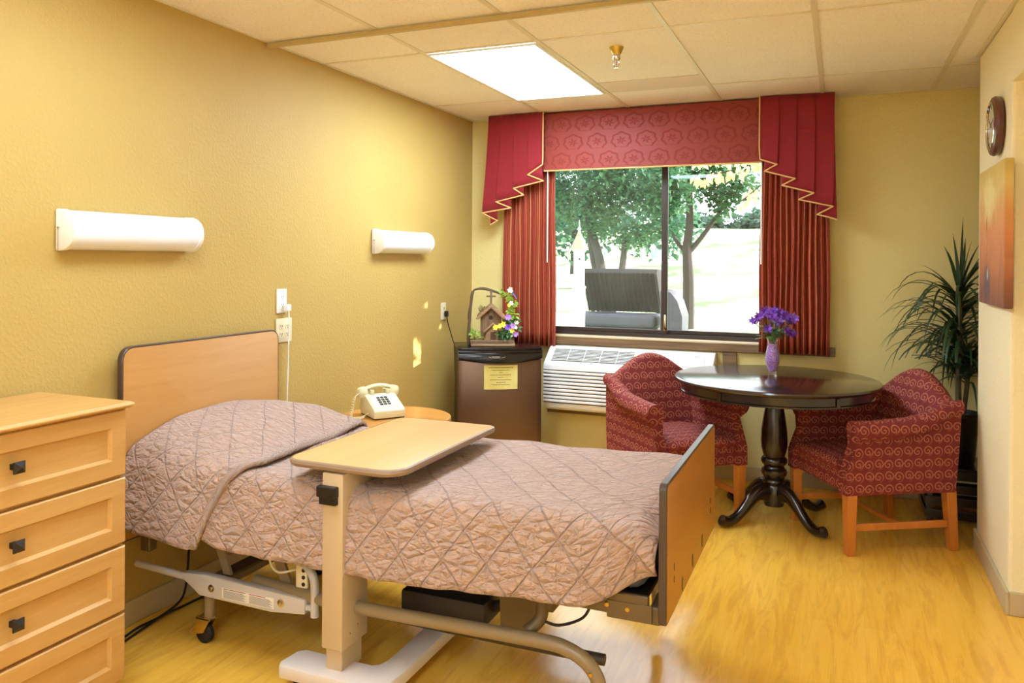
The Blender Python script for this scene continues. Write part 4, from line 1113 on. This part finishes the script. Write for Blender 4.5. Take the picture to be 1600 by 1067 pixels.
for k in range(34):
    a = random.uniform(0, 2*PI); p = Vector((math.cos(a)*.02, math.sin(a)*.02, random.uniform(.015,.06))); d = Vector((math.cos(a), math.sin(a), random.uniform(-.25,.5)))
    leafquad(b, p, d, Vector((0,0,1)), random.uniform(.05,.085), .034, .15, .2)
for k in range(14):
    a = random.uniform(0, 2*PI); rr = random.uniform(.04,.11); p = Vector((math.cos(a)*rr, math.sin(a)*rr*.7, random.uniform(.07,.12))); leafquad(b, p, Vector((math.cos(a),math.sin(a),.1)), Vector((0,0,1)), .045, .026, .15, .2)
obj('leaves', b, plain('bouquet_leaf', (84,118,44), .5), t)

# ------------------------------------------------------------------ potted plant in the alcove corner
px_, py_ = 3.165, -.27
t = thing('plant_stand', 'dark slatted wooden plant stand in the corner behind the right armchair', 'plant stand', (px_,py_,0))
b = B()
for k in range(4): z = .03+k*.075; 
for k in range(4):
    z = .03+k*.072
    b = B(); w = .185
    for q in ((-w,w,-w,-w+.015),(-w,w,w-.015,w),(-w,-w+.015,-w+.015,w-.015),(w-.015,w,-w+.015,w-.015)): box(b, *q, z, z+.045, .002, 1)
    obj('slat_ring', b, 'espresso', t)
for sx in (-1,1):
    for sy in (-1,1): b = B(); box(b, sx*.16-.012, sx*.16+.012, sy*.16-.012, sy*.16+.012, 0, .29); obj('corner_post', b, 'espresso', t)
b = B(); box(b, -.168, .168, -.168, .168, .290, .306, .002, 1); obj('shelf', b, 'espresso', t)
t = thing('potted_plant', 'tall dracaena plant with long arching green leaves in a black pot', 'plant', (px_,py_,.307))
b = B(); lathe(b, [(0,0),(.075,0),(.080,.01),(.098,.26),(.104,.265),(.104,.285),(.095,.285),(.09,.26),(0,.255)], 32); obj('pot', b, 'black', t)
b = B(); tube(b, spline([(0,0,.25),(-.005,0,.45),(.004,.0,.65),(-.002,0,.80),(-.004,-.005,.95)],4), [.016]*17, 8); tube(b, spline([(.02,0,.25),(.04,.02,.42),(.05,.03,.62)],4), .012, 8); obj('stem', b, plain('dracaena_stem', (88,78,50), .8), t)
random.seed(5)
def blade(b, p, az, el, L, W, droop):
    # arching strap leaf
    d = Vector((math.cos(az)*math.cos(el), math.sin(az)*math.cos(el), math.sin(el))); N = 9; p = Vector(p); prev = None
    side = Vector((-math.sin(az), math.cos(az), 0))
    for i in range(N+1):
        f = i/N; w = W*(1-f**2.2)*(.55+.45*min(1, f*4)) + .0006
        nrm = side.cross(d).normalized()
        a = b.verts.new(p+side*w/2); m = b.verts.new(p - nrm*w*.18); c = b.verts.new(p-side*w/2)
        if prev: b.faces.new((prev[0], prev[1], m, a)); b.faces.new((prev[1], prev[2], c, m))
        prev = (a, m, c); p = p + d*L/N; d = (d + Vector((0,0,-1))*droop*(.4+1.2*f)/N*3).normalized()
        p.y = min(p.y, .25); p.x = min(p.x, 1.0)
        if p.z < .575 and p.x < .05 and p.y < .06 and math.hypot(p.x, p.y) > .15: break   # ends rest against the armchair back
b = B()
for k in range(150):
    h = .95-.48*(k/150)**1.15 + random.uniform(-.03,.03); az = random.uniform(0, 2*PI)
    top = k < 14
    el = random.uniform(.9,1.45) if top else random.uniform(.15,.95)
    L = random.uniform(.30,.44) if top else random.uniform(.38,.54)
    blade(b, (random.uniform(-.01,.01), random.uniform(-.01,.01), h), az, el, L, random.uniform(.018,.028), random.uniform(.15,.4) if top else random.uniform(.75,1.25))
for k in range(45):
    az = random.uniform(0, 2*PI); blade(b, (.05,.03,.62-.2*random.random()), az, random.uniform(.3,1.1), random.uniform(.3,.45), .018, random.uniform(.8,1.2))
o = obj('leaves', b, 'leaf_dark', t, auto=180)

# ------------------------------------------------------------------ clock and painting on the right wall
t = thing('wall_clock', 'round dark wooden wall clock on the cream right wall', 'clock', (WR-.001,-1.345,2.022), 0)
def facing(bm): bm.transform(Matrix.Rotation(R(-90),4,'Y')); return bm      # lathe axis z -> -x
b = B(); lathe(b, [(.08,0),(.118,0),(.128,.008),(.130,.024),(.124,.034),(.108,.040),(.105,.036),(.098,.030)], 8*6, cap=False); lathe(b, [(0,0),(.118,0)],48,cap=False); facing(b); obj('case', b, 'clockwood', t)
b = B(); lathe(b, [(.097,.033),(.104,.036),(.107,.040),(.102,.042),(.097,.036)], 48, cap=False); facing(b); obj('bezel', b, 'chrome', t)
b = B(); lathe(b, [(0,.030),(.100,.030),(.100,.033),(0,.033)], 48); facing(b); fc = obj('face', b, 'clockface', t)
b = B()
for k in range(12):
    a = 2*PI*k/12; L = .014 if k % 3 == 0 else .009; box(b, -.0342, -.0331, -.0018, .0018, .088-L, .088, mat=Matrix.Rotation(a,4,'X'))
obj('hour_marks', b, 'black', fc)
b = B(); box(b, -.0365, -.0355, -.003, .003, -.01, .055, mat=Matrix.Rotation(R(-55),4,'X')); obj('hour_hand', b, 'black', t)
b = B(); box(b, -.0385, -.0375, -.002, .002, -.012, .082, mat=Matrix.Rotation(R(70),4,'X')); obj('minute_hand', b, 'black', t)
t = thing('canvas_painting', 'orange and yellow floral abstract canvas on the cream right wall', 'painting', (WR-.001,-1.05,1.243), 0)
b = B(); box(b, -.034, 0, -.60, 0, 0, .605, .003, 1); obj('canvas', b, 'painting', t)
b = B(); box(b, 0, .006, -.0, -.6, 0, 0) if False else box(b, -.002, .0005, -.58, -.02, .02, .585); obj('stretcher_frame', b, 'weathered_l', t)

# ------------------------------------------------------------------ outside
def grid(bm, x0, x1, y0, y1, n, m, fn):
    vs = [[bm.verts.new((x0+(x1-x0)*i/n, y0+(y1-y0)*j/m, fn(x0+(x1-x0)*i/n, y0+(y1-y0)*j/m))) for j in range(m+1)] for i in range(n+1)]
    for i in range(n):
        for j in range(m): bm.faces.new((vs[i][j], vs[i+1][j], vs[i+1][j+1], vs[i][j+1]))
def gz(x, y): return -.15 + .02*max(0,y-14)+ 3.1*sm(16, 48, y + .35*(x+1)) + .08*math.sin(x*.7+y*.4)
b = B(); grid(b, -45, 45, .2, 75, 60, 60, gz); o = obj('ground', b, 'grass'); o['kind'] = 'structure'
SUN = Vector((.9,.44,.44)).normalized()
# openings in the shading tree through which small patches of sun reach the left wall
GAPS = [Vector(p) for p in ((0,-.80,.80),(0,-.815,.76),(0,-.83,.72),(0,-.52,.96),(0,-.525,.92))]
def crown(b, c, rad, n, L, seed, flat=.8, shell=.35):
    random.seed(seed)
    for _ in range(n):
        d = Vector((random.gauss(0,1), random.gauss(0,1), random.gauss(0,1))).normalized()
        q = (shell+(1-shell)*random.random())
        p = Vector(c)+Vector((d.x*rad*q, d.y*rad*q, d.z*rad*flat*q))
        dd = Vector((random.gauss(0,1), random.gauss(0,1), random.gauss(-.3,.6)))
        if abs(c[0]) < 2.4 and L > .3 and rad > .9 and any(((p+Vector((6.9,2.9,-.15)))-g).cross(SUN).length < (.23 if g.y < -.7 else .15) for g in GAPS): continue
        leafquad(b, p, dd, Vector((random.random()-.5,random.random()-.5,1)), L*random.uniform(.6,1.3), L*.7)
def tree(loc, trunk, crowns, mat, label, L=.22, cat='tree'):
    t = thing('tree', label, cat, loc, 0, 'trees outside the window')
    b = B()
    for (pts, r0) in trunk: pp = spline(pts, 5); tube(b, pp, [r0*(1-.6*i/len(pp)) for i in range(len(pp))], 9)
    obj('trunk', b, 'bark', t)
    b = B()
    for i, (c, rad, n_) in enumerate(crowns): crown(b, c, rad, n_, L, 50+i+int(loc[1]))
    obj('foliage', b, mat, t, smooth=False)
tree((-.86,14,-.12), [([(0,0,-.1),(.01,0,1.0),(-.03,0,1.9),(.03,0,2.6),(-.05,0,4.6)],.16), ([(0,0,1.75),(.35,.1,2.2),(.8,.2,2.9),(1.1,.2,3.6)],.07), ([(0,0,1.7),(-.35,0,2.15),(-.55,0,2.9)],.06)],
     [((0,0,4.0),1.25,2600),((.9,.3,3.4),.8,1300),((-.8,0,3.4),.8,1300),((.9,0,4.8),1.2,900),((-.7,.3,5.0),1.3,900),((.75,.1,2.75),.35,140),((-.6,0,2.7),.35,140)], 'fol1', 'leafy tree with a thick grey trunk on the bright slope, right pane', .15)
tree((-1.72,10,-.1), [([(0,0,-.1),(-.1,0,.9),(-.22,0,1.6),(-.45,0,2.4),(-.6,0,3.6)],.13), ([(-.12,0,.9),(-.35,.1,1.5),(-.42,0,2.2),(-.4,0,3.0)],.09), ([(.0,0,.3),(.25,0,1.3),(.32,0,2.1)],.10)],
     [((-.6,0,3.1),1.15,3400),((.5,.2,3.2),1.05,3000),((1.1,.5,2.9),.6,900),((-.2,-.1,2.35),.55,450),((.45,0,2.0),.4,260),((.9,.3,2.2),.4,260),((-1.4,.2,2.7),.7,600)], 'fol1', 'leafy multi-stemmed tree behind the white birdhouse post, left pane', .12)
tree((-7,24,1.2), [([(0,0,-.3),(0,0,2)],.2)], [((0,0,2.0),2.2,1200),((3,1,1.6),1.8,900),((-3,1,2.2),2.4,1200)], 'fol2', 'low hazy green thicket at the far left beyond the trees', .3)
tree((6.9,2.9,-.15), [([(0,0,-.1),(0,0,1.6),(.1,0,2.6),(0,0,4.2)],.2)], [((0,0,4.3),2.3,2600),((-1.2,-.5,3.6),1.2,400),((-1.6,.2,4.4),1.0,300)], 'fol3', 'pale-leaved tree to the right of the window that shades it', .36)
b = B(); crown(b, (-9,62,4.3), 3.2, 1500, .7, 91, .35); crown(b, (-2,62,4.6), 4, 1800, .7, 92, .3); crown(b, (6,62,4.8), 5, 1800, .7, 93, .3); crown(b, (-18,62,4.2), 6, 1800, .7, 94, .4)
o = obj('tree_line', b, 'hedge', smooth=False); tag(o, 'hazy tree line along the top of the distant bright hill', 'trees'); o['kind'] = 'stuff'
t = thing('tree_branch', 'overhanging branch with pale turning leaves at the top of the right pane', 'branch', (2.6,3.2,2.6))
b = B(); br_p = [((2.6,3.2,2.62),(2.0,3.1,2.5),(1.5,3.0,2.36),(1.15,3.0,2.30)), ((2.4,3.2,2.55),(1.9,3.2,2.3),(1.6,3.1,2.05)), ((2.2,3.1,2.6),(1.7,3.0,2.52),(1.2,3.0,2.5))]
for q in br_p: tube(b, spline(q,5), .007, 6)
obj('twig', b, 'bark', t, world=True)
b = B(); random.seed(77)
for q in br_p:
    for p in spline(q, 12):
        for _ in range(2):
            leafquad(b, p+Vector((random.uniform(-.05,.05),random.uniform(-.08,.08),random.uniform(-.06,.04))), Vector((random.uniform(-.8,.8),random.uniform(-.5,.5),-1)), Vector((random.uniform(-1,1),-1,.3)), random.uniform(.07,.11), .06, .1)
obj('leaves', b, 'fol3', t, world=True)
# birdhouse on a post
t = thing('birdhouse_post', 'white post birdhouse with pointed copper roof outside the left pane', 'birdhouse', (-.757,5,-.15))
g0 = gz(-.757,5)+.15
b = B(); box(b, -.068, .068, -.068, .068, g0, 1.20, .006, 1); obj('post', b, 'outdoorwhite', t)
b = B(); lathe(b, [(0,1.20),(.10,1.20),(.10,1.225),(.078,1.23),(.078,1.70),(.10,1.71),(.10,1.73),(0,1.73)], 8); hb_ = obj('house', b, 'outdoorwhite', t, auto=10)
b = B(); sphere(b, (.03,-.075,1.60), .016, n=8); obj('entrance_hole', b, 'black', hb_)
b = B(); lathe(b, [(0,1.725),(.135,1.725),(.09,1.81),(.04,1.92),(.016,1.965),(0,1.97)], 8); obj('roof', b, 'copper', t, auto=10)
b = B(); lathe(b, [(0,1.96),(.022,1.965),(.012,1.985),(.026,2.01),(.012,2.035),(.006,2.06),(.003,2.13),(0,2.135)], 12); obj('finial', b, 'outdoorwhite', t)
# dark canopied glider seat
t = thing('canopy_swing', 'dark brown slatted canopy with a grey bench below, outside the left pane', 'garden swing', (-.55,6.4,-.15))
b = B(); Mc = Matrix.Translation((0,0,0))
gs = gz(-.55,6.4)+.15
prism(b, [(.10,.80),(-.28,1.40),(-.20,1.46),(.35,1.44),(.40,1.36),(.18,.80)], 'x', -.52, .62, .01); 
for k in range(17):
    x = -.51+k*.069; tube(b, [(x,.08,.80),(x,-.29,1.39)], .010, 6)
obj('canopy', b, 'canopy', t)
b = B()
for x in (-.46, .56):
    tube(b, [(x,.12,.85),(x,.25,gs)], .03, 8); tube(b, [(x,.30,1.38),(x,.55,gs)], .03, 8)
obj('frame', b, plain('swing_frame', (40,34,34), .6), t)
b = B(); box(b, -.62, .66, -.5, .0, .60, .80, .06, 4); box(b, -.60, .64, -.42, -.05, .38, .60, .02, 2); obj('bench', b, 'greycover', t)
b = B(); box(b, -.58, -.50, -.45, -.37, gs, .40); box(b, .54, .62, -.45, -.37, gs, .40); box(b, -.58, -.50, -.12, -.04, gs, .40); box(b, .54, .62, -.12, -.04, gs, .40); obj('bench_legs', b, 'greycover', t)
t = thing('covered_grill', 'grey rounded covered grill outside just right of the window mullion', 'grill', (.33,6.0,-.15))
gg = gz(.33,6)+.15
b = B(); prism(b, [(-.13,gg),(.17,gg),(.19,.80),(.12,1.02),(.02,1.14),(-.10,1.17),(-.13,1.16)], 'y', -.25, .25, .02); obj('cover', b, 'greycover', t)

# ------------------------------------------------------------------ lights
w = bpy.data.worlds.new('sky'); scene.world = w; w.use_nodes = True
bg = w.node_tree.nodes['Background']; bg.inputs[0].default_value = (.90,.96,1.0,1); bg.inputs[1].default_value = 3.6
def area(name, loc, rot, sx, sy, power, col=(1,1,1), portal=False):
    l = bpy.data.lights.new(name, 'AREA'); l.shape = 'RECTANGLE'; l.size = sx; l.size_y = sy; l.energy = power; l.color = col
    if portal: l.cycles.is_portal = True
    o = bpy.data.objects.new(name, l); COL.objects.link(o); o.location = loc; o.rotation_euler = rot; return o
area('window_portal', ((wx0+wx1)/2, .16, (wz0+wz1)/2), (R(90),0,R(180)), wx1-wx0, wz1-wz0, 1, portal=True)
s = bpy.data.lights.new('sun', 'SUN'); s.energy = 14; s.angle = R(.25); s.color = (1,.96,.9)
so = bpy.data.objects.new('sun', s); COL.objects.link(so)
so.rotation_euler = (-SUN).to_track_quat('-Z','Y').to_euler()

# ------------------------------------------------------------------ camera (position, yaw, roll, lens shift)
yaw, pitch, roll, f, cyp = -.3942, -.002, .0063, 1230.41, 409.24
cam = bpy.data.cameras.new('camera'); co = bpy.data.objects.new('camera', cam); COL.objects.link(co)
fw = Vector((math.sin(yaw)*math.cos(pitch), math.cos(yaw)*math.cos(pitch), math.sin(pitch)))
rt = Vector((math.cos(yaw), -math.sin(yaw), 0)); up = rt.cross(fw)
r2 = rt*math.cos(roll)+up*math.sin(roll); u2 = -rt*math.sin(roll)+up*math.cos(roll)
co.matrix_world = Matrix(((r2.x,u2.x,-fw.x,2.5398),(r2.y,u2.y,-fw.y,-5.3226),(r2.z,u2.z,-fw.z,1.4247),(0,0,0,1)))
cam.sensor_width = 36; cam.lens = f/1600*36; cam.shift_y = -(533.5-cyp)/1600
cam.clip_start = .05; cam.clip_end = 300
scene.camera = co
scene.view_settings.view_transform = 'Standard'; scene.view_settings.look = 'None'
scene.view_settings.gamma = 1; scene.view_settings.use_curve_mapping = False
scene.view_settings.exposure = 0.42
scene.cycles.use_denoising = True
scene.cycles.max_bounces = 8; scene.cycles.diffuse_bounces = 5; scene.cycles.transparent_max_bounces = 12
scene.cycles.sample_clamp_indirect = 8
